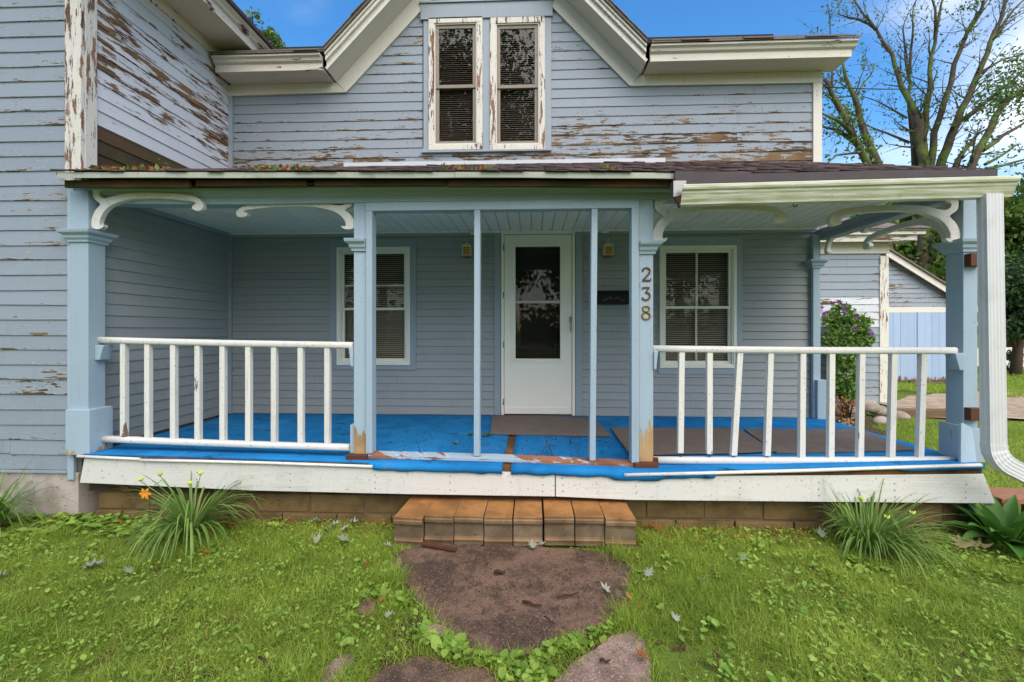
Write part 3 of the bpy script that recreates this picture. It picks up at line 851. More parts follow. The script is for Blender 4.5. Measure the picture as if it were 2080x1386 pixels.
# blue surround of the pair
sur = MB()
x0, x1, z0, z1 = UW
hz = Z_(990, 38, YW - .03); zb = Z_(990, 303, YW - .03)
sur.box(x0 - .012, x1 + .012, YW - .048, YW - .001, hz, z1)                       # head board
for ua, ub in ((860, 872), (979, 997), (1106, 1120)): sur.box(X_(ua, YW - .03), X_(ub, YW - .03), YW - .03, YW - .001, zb, hz - .001)
sur.box(x0, x1, YW - .045, YW - .001, z0, zb - .001)
surround = sur.build('window_surround', MAT['casing_blue'], house, bevel=.003, peel=0.16)
hc = MB(); hc.box(x0 - .025, x1 + .025, YW - .065, YW - .001, z1 + .001, z1 + .022); hc.build('head_cap', MAT['casing_blue'], surround, peel=0.2)
YU = YW - .02
for ua, ub in ((870, 980), (995, 1107)):
    a, b = X_(ua, YU - .03), X_(ub, YU - .03)
    sash_window(house, a + .001, b - .001, Z_((ua + ub) / 2, 304, YU - .03), Z_((ua + ub) / 2, 34, YU - .03) , YU, .064, MAT['white_old'], .028, .038, MAT['taupe'], .485, blind='blind_dark', peel=0.42)
# porch windows: blue casing boards round a white vinyl frame
for (a, b, c, d), vin, mv, mh, midf in ((WL, (684, 833, 502, 742), (.5,), (.42,), .475), (WR, (1340, 1496, 499, 748), (.5,), (), .495)):
    cs = MB(); v = rect(*vin, YW - .03)
    cs.box(a, b, YW - .026, YW - .001, v[3] + .001, d); cs.box(a, b, YW - .026, YW - .001, c, v[2] - .001)
    cs.box(a, v[0] - .001, YW - .026, YW - .001, v[2], v[3]); cs.box(v[1] + .001, b, YW - .026, YW - .001, v[2], v[3])
    cs.build('window_casing', MAT['casing_blue'], house, bevel=.002, peel=0.02)
    sash_window(house, v[0], v[1], v[2], v[3], YW - .01, .034, MAT['vinyl'], .03, .03, MAT['vinyl'], midf, mv, mh, blind='blind', blind_to=.02)

# ---- front door
cs = MB(); dz1 = Z_(1093, 471, YW - .03); zs = ZF
for ua, ub in ((1004, 1017), (1169, 1183)): cs.box(X_(ua, YW - .03), X_(ub, YW - .03), YW - .03, YW - .001, zs, dz1)
cs.build('door_casing', MAT['casing_blue'], house, bevel=.002, peel=0.03)
dx0, dx1 = X_(1018, YW - .03), X_(1168, YW - .03)
d = MB(); fw = .032
d.box(dx0, dx0 + fw, YW - .038, YW + .03, zs + .012, dz1); d.box(dx1 - fw, dx1, YW - .038, YW + .03, zs + .012, dz1); d.box(dx0 + fw, dx1 - fw, YW - .038, YW + .03, dz1 - fw * .8, dz1)
door = d.build('door', MAT['steel_white'], house, bevel=.003)
lx0, lx1, lz0, lz1 = dx0 + fw + .004, dx1 - fw - .004, zs + .025, dz1 - fw * .8 - .004
gx0, gx1 = X_(1047, YW - .03), X_(1138, YW - .03); gz0, gz1 = Z_(1093, 729, YW - .03), Z_(1093, 501, YW - .03)
lf = MB(); ya, yb = YW - .026, YW + .01
lf.box(lx0, lx1, ya, yb, gz1, lz1); lf.box(lx0, lx1, ya, yb, lz0, gz0); lf.box(lx0, gx0, ya, yb, gz0, gz1); lf.box(gx1, lx1, ya, yb, gz0, gz1)
lf.build('door_leaf', MAT['steel_white'], door, bevel=.002)
tr = MB(); e = .045
for a0, a1, b0, b1 in ((gx0 - e, gx1 + e, gz1, gz1 + e), (gx0 - e, gx1 + e, gz0 - e, gz0), (gx0 - e, gx0, gz0, gz1), (gx1, gx1 + e, gz0, gz1)):
    tr.box(a0, a1, ya - .008, ya - .001, b0, b1)
for a0, a1, b0, b1 in ((gx0 - .02, gx1 + .02, gz1, gz1 + .02), (gx0 - .02, gx1 + .02, gz0 - .02, gz0), (gx0 - .02, gx0, gz0, gz1), (gx1, gx1 + .02, gz0, gz1)):
    tr.box(a0, a1, ya - .016, ya - .0085, b0, b1)
tr.build('glass_moulding', MAT['steel_white'], door, bevel=.002)
pn = MB(); pn.box(gx0, gx1, YW - .008, YW - .003, gz0, gz1); pn.build('pane', MAT['glass'], door)
mbr = MB(); zmid = Z_(1093, 614, YW); mbr.box(gx0, gx1, YW - .02, YW - .009, zmid - .014, zmid + .014); mbr.build('meeting_bar', MAT['alu'], door)
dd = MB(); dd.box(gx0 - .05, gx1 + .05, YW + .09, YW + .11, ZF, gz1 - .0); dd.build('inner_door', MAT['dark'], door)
hn = MB(); hx, hzz = X_(1159, YW - .04), Z_(1159, 652, YW - .04)
hn.box(hx - .014, hx + .014, ya - .012, ya - .001, hzz - .02, hzz + .05); hn.tube([(hx, ya - .012, hzz + .02), (hx, ya - .04, hzz + .02), (hx, ya - .045, hzz - .03), (hx - .002, ya - .04, hzz - .12)], [.008, .009, .009, .007])
hn.build('handle', MAT['alu'], door, bevel=.002)
for zz in (Z_(1020, 505, YW), Z_(1020, 600, YW), Z_(1020, 700, YW), Z_(1020, 815, YW)):
    h = MB(); h.tube([(dx0 + fw - .004, YW - .043, zz - .035), (dx0 + fw - .004, YW - .043, zz + .035)], .007); h.build('hinge', MAT['alu'], door)
kp = MB(); kp.box(lx0 + .004, lx1 - .004, ya - .006, ya - .001, lz0, lz0 + .075); kp.build('kick_strip', MAT['steel_white'], door, bevel=.002)
th = MB(); th.box(dx0, dx1, YW - .07, YW + .03, ZF - .01, ZF + .012); th.build('threshold', MAT['timber'], door)
# cove board under the porch ceiling
cv = MB(); cv.box(XWL + .05, XWR - .02, YW - .035, YW - .016, 2.545, 2.60); cv.build('cove_board', MAT['casing_blue'], house)
bs = MB(); bs.box(XWL + .05, X_(1003, YW) , YW - .028, YW - .016, ZF - .005, ZF + .022); bs.box(X_(1184, YW), XWR - .06, YW - .028, YW - .016, ZF - .005, ZF + .022); bs.build('base_strip', MAT['siding_porch'], house)

# ================================================================== WING (left)
wf = MB(); wf.box(-7.5, XWL, YWF, YWF + .12, .36, 7.5); wing_front = wf.build('wing_front_wall', MAT['sheath'], house)
W_ = Front(YWF); XF = X_(139, YWF - .015)
pitch = .1175
i = 0; z = .372
while z < 5.5:
    p = .11 + .10 * noise.noise(Vector((z * 1.3, 2, 0)))
    if z > 2.4: p += .02
    if .9 < z < 1.25: p += .06
    row(W_, -7.4, (XF if z < 2.62 else X_(144, YWF - .015)), z, pitch, wing_front, MAT['siding'], lambda s, zz: p, maxlen=6.5, warp=.006)
    z += pitch
fd = MB(); fd.box(-7.5, XWL - .02, YWF - .012, YWF + .3, -.2, .352)
fd.build('foundation', MAT['stucco'], house, bevel=.004)
drp = MB(); drp.box(-7.4, XF, YWF - .03, YWF - .013, .353, .371); drp.build('water_table', MAT['casing_blue'], house, peel=.3)
# corner boards (white and flaking above the porch roof, blue below)
for args in ((XWL - .112, XWL + .022, YWF - .03, YWF - .002, 2.62, 7.0), (XWL + .001, XWL + .027, YWF - .001, YWF + .10, 2.62, 7.0)):
    cb = MB(); cb.box(*args); cb.build('corner_board', MAT['white_old'], wing_front, bevel=.003, peel=.40)
cb = MB(); cb.box(XF + .002, XF + .055, YWF - .028, YWF - .002, .30, 2.60); cb.build('corner_board', MAT['trim_blue'], wing_front, bevel=.003, peel=.04)
# side wall
ws = MB(); ws.box(XWL - .12, XWL, YWF + .125, YW, .3, 4.62); wing_side = ws.build('wing_side_wall', MAT['sheath'], house)
D_ = Side(XWL)
PS = .098; z = ZF + .01; n = 0
while z < 2.60:
    row(D_, YWF + .02, YW - .032, z, PS, wing_side, MAT['siding_porch'], lambda s, zz: .10 if s < 4.3 else .04, maxlen=9)
    z += PS
PS2 = .1165; z = 2.55; k = 0
rowpeel = [(.4, .9), (.75, 1), (.85, 1), (.78, 1), (.66, .8), (.04, 0), (.06, 0), (.30, .1), (.36, .1), (.40, .1), (.36, 0), (.38, .1), (.32, 0), (.34, 0), (.16, 0), (.22, 0), (.05, 0), (.10, 0)]
while z < 4.62:
    p, dk = rowpeel[min(k, len(rowpeel) - 1)]
    row(D_, YWF + .10, YW - .032, z, PS2, wing_side, MAT['siding_chalk'], p, maxlen=9, dark=dk, warp=.004)
    z += PS2; k += 1
cb = MB(); cb.box(XWL + .016, XWL + .036, YWF + .13, YW - .036, 2.55, 2.60); cb.build('cove_board', MAT['casing_blue'], wing_side)
# eave of the wing: soffit, fascia, crown, roof running back
EZ = 4.61; EO = .40
s = MB(); s.box(XWL - .1, XWL + EO, YWF - .4, YW + 3.0, EZ, EZ + .03); s.build('wing_soffit', MAT['white_old_h'], house, peel=.05)
s = MB(); s.box(XWL + .002, XWL + .03, YWF + .10, YW - .03, EZ - .10, EZ - .001); s.build('wing_frieze', MAT['white_old_h'], house, peel=.38)
s = MB(); s.box(XWL + EO, XWL + EO + .025, YWF - .4, YW + 3.0, EZ - .02, EZ + .07); s.build('wing_fascia', MAT['white_old_h'], house, peel=.42)
s = MB()
prof = [(EO + .02, EZ + .06), (EO + .05, EZ + .08), (EO + .06, EZ + .10), (EO + .09, EZ + .12), (EO + .09, EZ + .14), (EO, EZ + .14)]
s.rings([[D_(a, o, z) for o, z in prof] for a in (YWF - .4, YW + 3.0)]); s.build('wing_crown', MAT['white_old_h'], house, peel=.3)
s = MB(); sl = .8
s.hexa([D_(YWF - .5, EO + .12, EZ + .142), D_(YW + 3, EO + .12, EZ + .142), D_(YW + 3, -2.0, EZ + .142 + sl * 2.1), D_(YWF - .5, -2.0, EZ + .142 + sl * 2.1),
        D_(YWF - .5, EO + .12, EZ + .18), D_(YW + 3, EO + .12, EZ + .18), D_(YW + 3, -2.0, EZ + .18 + sl * 2.1), D_(YWF - .5, -2.0, EZ + .18 + sl * 2.1)])
s.build('wing_roof', MAT['shingle'], house)

# ================================================================== rear block of the house (seen past the porch)
YR = 8.0
rb = MB(); XR0, XR1 = 2.9, X_(1800, YR)
rb.box(XR0, XR1, YR, YR + 4.0, .24, 2.80); rear = rb.build('rear_wall', MAT['sheath'], house)
R_ = Front(YR); z = .245; k = 0
while z < 2.78:
    p = .06 + .12 * noise.noise(Vector((z * 2.1, 7, 0))) + (.16 if 1.5 < z < 2.0 else 0) + (.05 if z < 1 else 0)
    row(R_, XR0 + .3, XR1 - .10, z, .1275, rear, MAT['siding_chalk'] if 1.4 < z < 1.95 else MAT['siding'], p, maxlen=2.6, butt=.016)
    z += .1275
cb = MB(); cb.box(X_(1785, YR), XR1 + .02, YR - .03, YR - .001, .25, 2.72); cb.build('corner_board', MAT['white_old'], rear, peel=.30)
fz = MB(); fz.box(XR0, XR1 + .025, YR - .04, YR - .002, Z_(1735, 516, YR), Z_(1735, 494, YR)); fz.build('frieze_board', MAT['white_old_h'], rear, peel=.05)
ez = Z_(1735, 494, YR)
ev = MB(); ev.box(XR0, XR1 + .30, YR - .22, YR - .001, ez + .002, ez + .03); ev.build('rear_soffit', MAT['white_old_h'], house, peel=.1)
ev = MB(); ev.box(XR0, XR1 + .31, YR - .245, YR - .221, ez - .02, ez + .10); ev.build('rear_fascia', MAT['white_old_h'], house, peel=.42)
ev = MB(); ev.box(XR0, XR1 + .40, YR - .30, YR - .246, ez + .085, ez + .14); ev.build('rear_crown', MAT['white_old_h'], house, peel=.2)
ev = MB(); ev.hexa([(XR0, YR - .33, ez + .142), (XR1 + .42, YR - .33, ez + .142), (XR1 + .3, YR + 2.2, ez + 1.0), (XR0, YR + 2.2, ez + 1.0), (XR0, YR - .33, ez + .17), (XR1 + .42, YR - .33, ez + .17), (XR1 + .3, YR + 2.2, ez + 1.03), (XR0, YR + 2.2, ez + 1.03)])
rroof = ev.build('rear_roof', MAT['shingle_grey'], house)
x = XR0
while x < XR1 + .35:
    for k in range(2):
        m = MB(); ya_ = YR - .345 + k * .15 + random.uniform(-.01, .01); za_ = ez + .172 + k * .15 * .337
        m.hexa([(x, ya_, za_), (x + .30, ya_, za_), (x + .30, ya_ + .16, za_ + .054), (x, ya_ + .16, za_ + .054), (x, ya_, za_ + .014), (x + .30, ya_, za_ + .014), (x + .30, ya_ + .16, za_ + .06), (x, ya_ + .16, za_ + .06)])
        m.build('shingle', MAT['shingle_grey'], rroof)
    x += .306
# rough stone footing under the rear corner
def stone(mb, c, r, seed, sub=2):
    bm = bmesh.new(); bmesh.ops.create_icosphere(bm, subdivisions=sub, radius=1.0)
    vs = []
    for v in bm.verts:
        p = v.co.copy(); k = 1 + .22 * noise.noise(p * 1.3 + Vector((seed, 0, 0))) + .08 * noise.noise(p * 3.7 + Vector((0, seed, 0)))
        vs.append((c[0] + p.x * r[0] * k, c[1] + p.y * r[1] * k, c[2] + max(-.6, p.z) * r[2] * k))
    idx = {v: i for i, v in enumerate(bm.verts)}
    fs = [tuple(idx[v] for v in f.verts) for f in bm.faces]
    bm.free(); mb.add(vs, fs, True)
sb = MB(); sb.box(XR0 + .3, XR1 - .35, YR - .02, YR + .3, -.1, .235); rear_f = sb.build('rear_foundation', MAT['stucco'], house)
for i, (u, v, rx, rz) in enumerate(((1722, 833, 0.20, 0.10), (1768, 828, 0.18, 0.13), (1790, 836, 0.15, 0.10), (1690, 836, 0.17, 0.10))):
    m = MB(); c = P(u, v, YR - .06); stone(m, (c.x, c.y + .05, c.z), (rx, .16, rz), i * 3.1); m.build('foundation_stone', MAT['stone'], rear_f)

# ================================================================== PORCH
porch = thing('porch', (0, 3.5, 0), 'open front porch with pale blue posts, white railings and scroll brackets', 'porch')
XPL, XPR = -3.47, 3.20
def lerp_tab(x, tab):
    if x <= tab[0][0]: return tab[0][1]
    for (a, va), (b, vb) in zip(tab, tab[1:]):
        if x <= b: return va + (vb - va) * (x - a) / (b - a)
    return tab[-1][1]
YD = 3.37                                     # front edge of the deck
EDGE = [(-3.5, .512), (-1.25, .474), (-.3, .462), (.75, .440), (1.6, .458), (2.4, .490), (3.2, .520)]
def deck_z(x, y):
    w = max(0.0, min(1.0, (5.1 - y) / (5.1 - YD)))
    return ZF + (lerp_tab(x, EDGE) - ZF) * w
# deck boards run front to back, each board its own piece
dk = MB(); dk.box(XPL + .03, XPR - .02, YD + .05, YD + .09, .22, .40); dk.box(XPL + .03, XPR - .02, 4.3, 4.34, .22, .42); dk.box(XPL + .03, XPR - .02, 5.1, 5.14, .22, .46)
deck = dk.build('deck', MAT['rot'], porch)
x = XPL
while x < XPR - .02:
    xe = min(x + .135, XPR)
    m = MB(); ys = [YD, 3.9, 4.5, 5.17]
    m.rings([[(x, y, deck_z((x + xe) / 2, y) - .03), (xe - .004, y, deck_z((x + xe) / 2, y) - .03), (xe - .004, y, deck_z((x + xe) / 2, y)), (x, y, deck_z((x + xe) / 2, y))] for y in ys])
    m.build('deck_board', MAT['rot'], deck, peel=.5)
    x = xe
# white skirt boards
def skirt(pts, Y=YD - .012, name='skirt_board'):
    q = [P(u, v, Y) for u, v in pts]
    m = MB(); m.prism([(p.x, p.z) for p in q], lambda a, z: (a, Y, z), lambda a, z: (a, Y + .022, z))
    o = m.build(name, MAT['white_new_h'], porch, bevel=.002, peel=.07); return o
sk1 = skirt([(171, 932), (520, 942), (760, 953), (1127, 962), (1127, 1009), (820, 1004), (520, 997), (162, 981)])
sk2 = skirt([(1129, 962), (1330, 968), (1700, 966), (1998, 963), (2022, 1023), (1700, 1020), (1283, 1016), (1129, 1009)])
nl = {id(sk1): MB(), id(sk2): MB()}
for sk, us in ((sk1, (208, 400, 590, 762, 915, 1102)), (sk2, (1143, 1292, 1503, 1663, 1817, 1962))):
    for u in us:
        for v in (0.28, .55, .8):
            vv = (945 + (u - 171) * .012) + 52 * v + (u - 1000) * .004
            c = P(u + random.uniform(-1, 1), vv, YD - .0125)
            nl[id(sk)].tube([(c.x, c.y + .003, c.z), (c.x, c.y - .0012, c.z)], .0042, 6)
    nl[id(sk)].build('nail_heads', MAT['black_iron'], sk, kind='stuff')
# rounded white edging on the deck lip, in two runs, with a step where a second length starts
def rod(name, pts, r, mat, parent, flat=.8, **k):
    m = MB(); m.tube(pts, r, 10, True, flat); return m.build(name, mat, parent, **k)
rod('edge_trim', [P(u, v, YD - .02) for u, v in ((158, 927), (240, 931), (285, 933))], .014, MAT['white_new_h'], porch, peel=.10)
rod('edge_trim', [P(u, v, YD - .02) for u, v in ((286, 935), (400, 937), (520, 940), (640, 944), (757, 948))], .014, MAT['white_new_h'], porch, peel=.10)
rod('edge_trim', [P(u, v, YD - .02) for u, v in ((1268, 965), (1450, 961), (1640, 956), (1820, 950), (1992, 945))], .0155, MAT['white_new_h'], porch, peel=.14)
lp = MB()
for (ua, va), (ub, vb) in (((174, 937), (757, 955)), ((1330, 968), (1992, 955))):
    a, b = P(ua, va, YD), P(ub, vb, YD)
    lp.hexa([(a.x, YD - .008, a.z - .03), (b.x, YD - .008, b.z - .03), (b.x, YD + .03, b.z - .03), (a.x, YD + .03, a.z - .03), (a.x, YD - .008, a.z + .01), (b.x, YD - .008, b.z + .01), (b.x, YD + .03, b.z + .01), (a.x, YD + .03, a.z + .01)])
lp.build('deck_lip', MAT['rot'], porch, peel=.4)
# block foundation
YB = 3.45
fm = MB(); fm.box(-3.40, 3.16, YB + .006, YB + .2, -.2, .30); fnd = fm.build('foundation', MAT['mortar'], porch)
for z0, z1, off, yy in ((.075, .27, 0, 0), (-.12, .064, .21, -.02)):
    x = -3.40 - off
    while x < 3.14:
        xa, xe = max(x, -3.40), min(x + .425, 3.16)
        m = MB(); j = random.uniform(0, .006)
        m.box(xa + .007, xe - .007, YB + yy - j, YB + .15, z0 + random.uniform(-.003, .003), z1)
        m.build('concrete_block', MAT['cmu'], fnd, bevel=.004)
        x += .425

# ---- posts
CAP = [(0, 0), (.0, .012), (.016, .014), (.030, .026), (.052, .030), (.058, .040), (.070, .052), (.088, .056), (.092, .056), (.092, 0)]
def post(x0, x1, y0, y1, z0, z1, capz=None, capside=(1, 1, 1, 1), base=None, **pr):
    m = MB(); m.box(x0, x1, y0, y1, z0, z1)
    p = m.build('porch_post', MAT['trim_blue'], porch, bevel=.004, **pr)
    if capz:
        k = MB()
        k.rings([[(x0 - o * capside[0] - .001, y0 - o - .001, capz + dz), (x1 + o * capside[1] + .001, y0 - o - .001, capz + dz), (x1 + o * capside[1] + .001, y1 + o * capside[3] + .001, capz + dz), (x0 - o * capside[0] - .001, y1 + o * capside[3] + .001, capz + dz)] for dz, o in CAP])
        k.build('capital', MAT['trim_blue_h'], p)
    if base:
        b = MB(); b.box(*base); b.build('base_block', MAT['trim_blue'], p, bevel=.003, peel=pr.get('bpeel', .02), peelz=pr.get('bpz', 0.0))
    return p
BZ0, BZ1 = 2.455, 2.60                        # porch beam
post(-3.585, -3.44, 3.41, 3.555, .50, BZ0 + .10, 2.155, base=(-3.60, -3.405, 3.385, 3.585, .505, .855), peel=.05, bpz=.56)
# entrance posts: paint gone at the foot
P2 = (X_(718.5, YF), X_(744, YF)); P3 = (X_(1298, YF), X_(1327, YF))
post(P2[0], P2[1], YF, YF + .10, Z_(731, 925, YF), BZ0 + .0, Z_(731, 508, YF) - .01, (1, 0, 1, 1), peel=.03, peelz=.745)
post3 = post(P3[0], P3[1], YF, YF + .10, Z_(1313, 942, YF), BZ0, Z_(1313, 514, YF) - .01, (0, 1, 1, 1), peel=.05, peelz=.74)
XR_ = 3.148
post(XR_, XR_ + .10, YF, YF + .145, .515, BZ0 + .0, Z_(1970, 512, YF), peel=.04, peelz=0.0)
# the loose, tilted base boards of the right post
m = MB(); m.hexa([(XR_ - .085, YF - .075, .520), (XR_ + .030, YF - .075, .500), (XR_ + .030, YF - .055, .500), (XR_ - .085, YF - .055, .520), (XR_ - .055, YF - .045, .805), (XR_ + .035, YF - .030, .765), (XR_ + .035, YF - .012, .765), (XR_ - .055, YF - .025, .805)])
m.build('base_block', MAT['trim_blue'], porch, bevel=.002, peel=.22, label='loose tilted blue base board of the right corner post')
m = MB(); m.box(XR_ + .034, XR_ + .125, YF - .03, YF + .16, .515, .755); m.build('base_block', MAT['trim_blue'], porch, bevel=.003, peel=.06)
m = MB(); m.box(XR_ - .03, XR_ - .002, YF + .0, YF + .17, .515, .775); m.build('base_block', MAT['trim_blue'], porch, bevel=.003, peel=.1)
# half post on the house corner
px0, px1 = X_(1649, YW - .05), X_(1664, YW - .05)
p_ = post(px0, px1, YW - .075, YW - .029, .505, 2.52, Z_(1656, 545, YW - .07), base=(px0 + .02, px1 + .055, YW - .12, YW - .029, .505, .93), peel=.03)
# shims under the posts and the doorway frame
for a, b, y0, y1, c, d in ((X_(702, 3.42), X_(745, 3.42), 3.42, 3.56, Z_(722, 941, 3.42), Z_(722, 926, 3.42)), (X_(1290, 3.41), X_(1338, 3.41), 3.41, 3.57, Z_(1315, 956, 3.41), Z_(1315, 943, 3.41))):
    m = MB(); m.box(a, b, y0, y1, c, d); m.build('shim', MAT['shim'], porch, bevel=.002)
m = MB(); m.box(P2[0] - .035, P2[0] - .003, YF + .02, YF + .07, deck_z(-1.4, YF), .735); m.build('cleat', MAT['trim_blue'], porch, peel=.05)
m = MB(); m.box(P3[1] + .001, P3[1] + .035, YF - .005, YF + .045, deck_z(.9, YF) + .0, .51); m.build('cleat', MAT['shim'], porch)
# ---- doorway screen frame
FX0, FX1 = P2[1] + .004, P3[0] - .004
FY0, FY1 = YF - .02, YF + .07
hz0, hz1 = 2.385, 2.452
def sill_z(x): return lerp_tab(x, [(FX0, Z_(757, 922, FY0)), (-.28, Z_(970, 928, FY0)), (.45, Z_(1205, 937, FY0)), (FX1, Z_(1285, 942, FY0))])
m = MB(); m.box(FX0, FX1, FY0, FY1, hz0, hz1 - .002)
ent = m.build('entry_frame', MAT['trim_blue_h'], porch, bevel=.003, peel=.04)
for a, b in ((FX0, X_(756, FY0)), (X_(1283, FY0), FX1)):
    m = MB(); m.box(a, b, FY0 - .001, FY1 + .001, min(sill_z(a), sill_z(b)) + .001, hz0 - .001); m.build('jamb', MAT['trim_blue'], ent, bevel=.003, peel=.05)
for (ut, ub), w in (((969, 968), 12), ((1208, 1204), 12)):
    a, b = P(ut, 413, FY0), P(ub, 930 + (ub - 968) * .03, FY0); hw = w / 2 * FY0 / FPX
    m = MB(); zt = hz0 - .001; zb = sill_z(b.x) + .001; y0, y1 = FY0 + .004, FY1 - .004
    m.hexa([(b.x - hw, y0, zb), (b.x + hw, y0, zb), (b.x + hw, y1, zb), (b.x - hw, y1, zb), (a.x - hw, y0, zt), (a.x + hw, y0, zt), (a.x + hw, y1, zt), (a.x - hw, y1, zt)])
    m.build('mullion', MAT['trim_blue'], ent, bevel=.003, peel=.09, peelz=.0)
m = MB(); xs = [FX0 - .01, -.9, -.5, -.28, .1, .45, FX1 + .01]
m.rings([[(x, FY0 - .012, sill_z(x) - .034), (x, FY1 + .01, sill_z(x) - .034), (x, FY1 + .01, sill_z(x) - .002), (x, FY0 - .012, sill_z(x) - .006)] for x in xs])
m.build('sill', MAT['trim_blue_h'], ent, bevel=.003, peel=.52)
# ---- beam, mouldings and rotten fascia under the roof edge
def zc(x, tab): return lerp_tab(x, tab)
SAG = [(-3.6, .025), (-3.2, .012), (-2.4, -.006), (-1.3, 0), (3.3, -.012)]
def run(name, prof, x0, x1, mat, parent, n=14, sag=SAG, bev=0, **pr):
    m = MB(); m.rings([[(x, y, z + zc(x, sag)) for y, z in prof] for x in [x0 + (x1 - x0) * i / n for i in range(n + 1)]])
    return m.build(name, mat, parent, bevel=bev, **pr)
beam = run('beam', [(YF - .012, BZ0), (YF + .11, BZ0), (YF + .11, BZ1), (YF - .012, BZ1)], -3.60, XR_ + .12, MAT['trim_blue_h'], porch, peel=.04)
run('beam_moulding', [(YF - .013, BZ0 + .052), (YF - .028, BZ0 + .058), (YF - .036, BZ0 + .075), (YF - .055, BZ0 + .098), (YF - .058, BZ0 + .112), (YF - .013, BZ0 + .115)], -3.62, 1.02, MAT['trim_blue_h'], beam, peel=.05)
run('beam_moulding', [(YF - .013, BZ0 + .052), (YF - .028, BZ0 + .058), (YF - .036, BZ0 + .075), (YF - .055, BZ0 + .098), (YF - .058, BZ0 + .112), (YF - .013, BZ0 + .115)], 1.021, XR_ + .15, MAT['trim_blue_h'], beam, peel=.05)
run('drip_board', [(YF - .013, BZ0 + .118), (YF - .075, BZ0 + .122), (YF - .075, BZ0 + .130), (YF - .013, BZ0 + .133)], -3.55, 1.0, MAT['rot'], beam, peel=.3, sag=[(-3.6, .02), (-3, .01), (-2.3, -.012), (-1.6, .006), (-.6, 0), (1.1, -.01)])
YE = 3.25
EZT = [(-3.6, 2.643), (-1.5, 2.612), (0, 2.592), (1.0, 2.570), (1.35, 2.545), (1.9, 2.556), (3.3, 2.552)]
for a, b, dz, pl in ((-3.52, -2.55, .0, .42), (-2.50, -1.66, .012, .5), (-1.60, -.62, .014, .4), (-.61, .99, .010, .5)):
    m = MB(); n = 8; 
    m.rings([[(x, YE + .055, zc(x, EZT) - .093 + dz + .008 * noise.noise(Vector((x * 3, 1, 0)))), (x, YE + .085, zc(x, EZT) - .093 + dz), (x, YE + .085, zc(x, EZT) - .04), (x, YE + .055, zc(x, EZT) - .04)] for x in [a + (b - a) * i / n for i in range(n + 1)]])
    m.build('rotten_fascia', MAT['rot'], porch, peel=pl, dark=.55)
for a, b in ((-3.52, -2.90), (-2.897, -.55), (-.547, 1.55)):
    m = MB(); n = 12
    m.rings([[(x, YE - .001, zc(x, EZT) - .040 - .002 * math.sin(x * 5)), (x, YE + .006, zc(x, EZT) - .041), (x, YE + .006, zc(x, EZT) - .004), (x, YE + .09, zc(x, EZT) + .002), (x, YE + .09, zc(x, EZT) + .006), (x, YE - .001, zc(x, EZT) + .001)] for x in [a + (b - a) * i / n for i in range(n + 1)]])
    m.build('drip_edge', MAT['drip'], porch)
# ---- roof deck and shingles
ZJ = [(-3.6, 3.33), (-1, 3.345), (1, 3.35), (3.5, 3.30)]
def roof_z(x, y): t = (y - YE) / (YW - YE); return zc(x, EZT) + .006 + (zc(x, ZJ) - zc(x, EZT)) * t
m = MB(); xs = [-3.54 + 6.69 * i / 16 for i in range(17)]
yj = YW - .02
m.rings([[(x, YE + .012, roof_z(x, YE + .012) - .028), (x, YE + .012, roof_z(x, YE) - .002), (x, yj, roof_z(x, yj)), (x, yj, roof_z(x, yj) - .03)] for x in xs])
proof = m.build('porch_roof', MAT['rot'], porch, peel=.3)
V = []; F = []; T = []
ncs = 15; 
for k in range(ncs):
    y0 = YE - .012 + k * (yj - YE) / ncs; y1 = y0 + (yj - YE) / ncs * 1.25
    x = -3.56 - (k % 2) * .07
    while x < 3.15:
        w = random.uniform(.10, .20); xe = min(x + w, 3.175); 
        if xe > -3.56:
            xa = max(x, -3.565); d = random.uniform(-.012, .012); t = random.choice((.006, .008, .014)); cu = random.uniform(0, .010); b = len(V)
            yy = y0 + d; y2 = min(y1, yj)
            for (px, py, dz) in ((xa, yy, .001 + cu), (xe - .004, yy, .001 + cu * .6), (xe - .004, y2, .0), (xa, y2, .0), (xa, yy, t + cu), (xe - .004, yy, t + cu * .6), (xe - .004, y2, .003), (xa, y2, .003)):
                V.append((px, py, roof_z(px, py) + dz))
            F += [(b, b + 3, b + 2, b + 1), (b + 4, b + 5, b + 6, b + 7), (b, b + 1, b + 5, b + 4), (b + 1, b + 2, b + 6, b + 5), (b + 2, b + 3, b + 7, b + 6), (b + 3, b, b + 4, b + 7)]
            T += [random.random()] * 8
        x = xe
np_mesh('shingles', V, [np.array(F)], MAT['shingle'], {'tint': T}, parent=proof, kind='stuff')
m = MB(); m.rings([[(x, YE - .045, zc(x, EZT) - .20), (x, YE - .02, zc(x, EZT) - .20), (x, YE - .02, zc(x, EZT) - .004), (x, YE - .045, zc(x, EZT) - .004)] for x in (.99, 1.5, 2.2, 3.12)])
m.build('gutter_fascia', MAT['fascia_dark'], porch)
# right verge board of the porch roof and the beam along the open end
m = MB(); m.hexa([(3.152, YE + .01, 2.49), (3.172, YE + .01, 2.49), (3.172, YW, 3.22), (3.152, YW, 3.22), (3.152, YE + .01, 2.548), (3.172, YE + .01, 2.548), (3.172, YW, 3.29), (3.152, YW, 3.29)])
m.build('verge_board', MAT['white_old_h'], porch, peel=.2)
m = MB(); m.box(XR_ - .01, XR_ + .11, YF + .112, YW - .03, BZ0 - .0, BZ1 - .03); eb = m.build('end_beam', MAT['casing_blue'], porch, peel=.02)
m = MB(); m.box(XR_ - .028, XR_ - .012, YF + .112, YW - .03, BZ0 + .05, BZ1 - .035); m.build('beam_moulding', MAT['casing_blue'], eb)
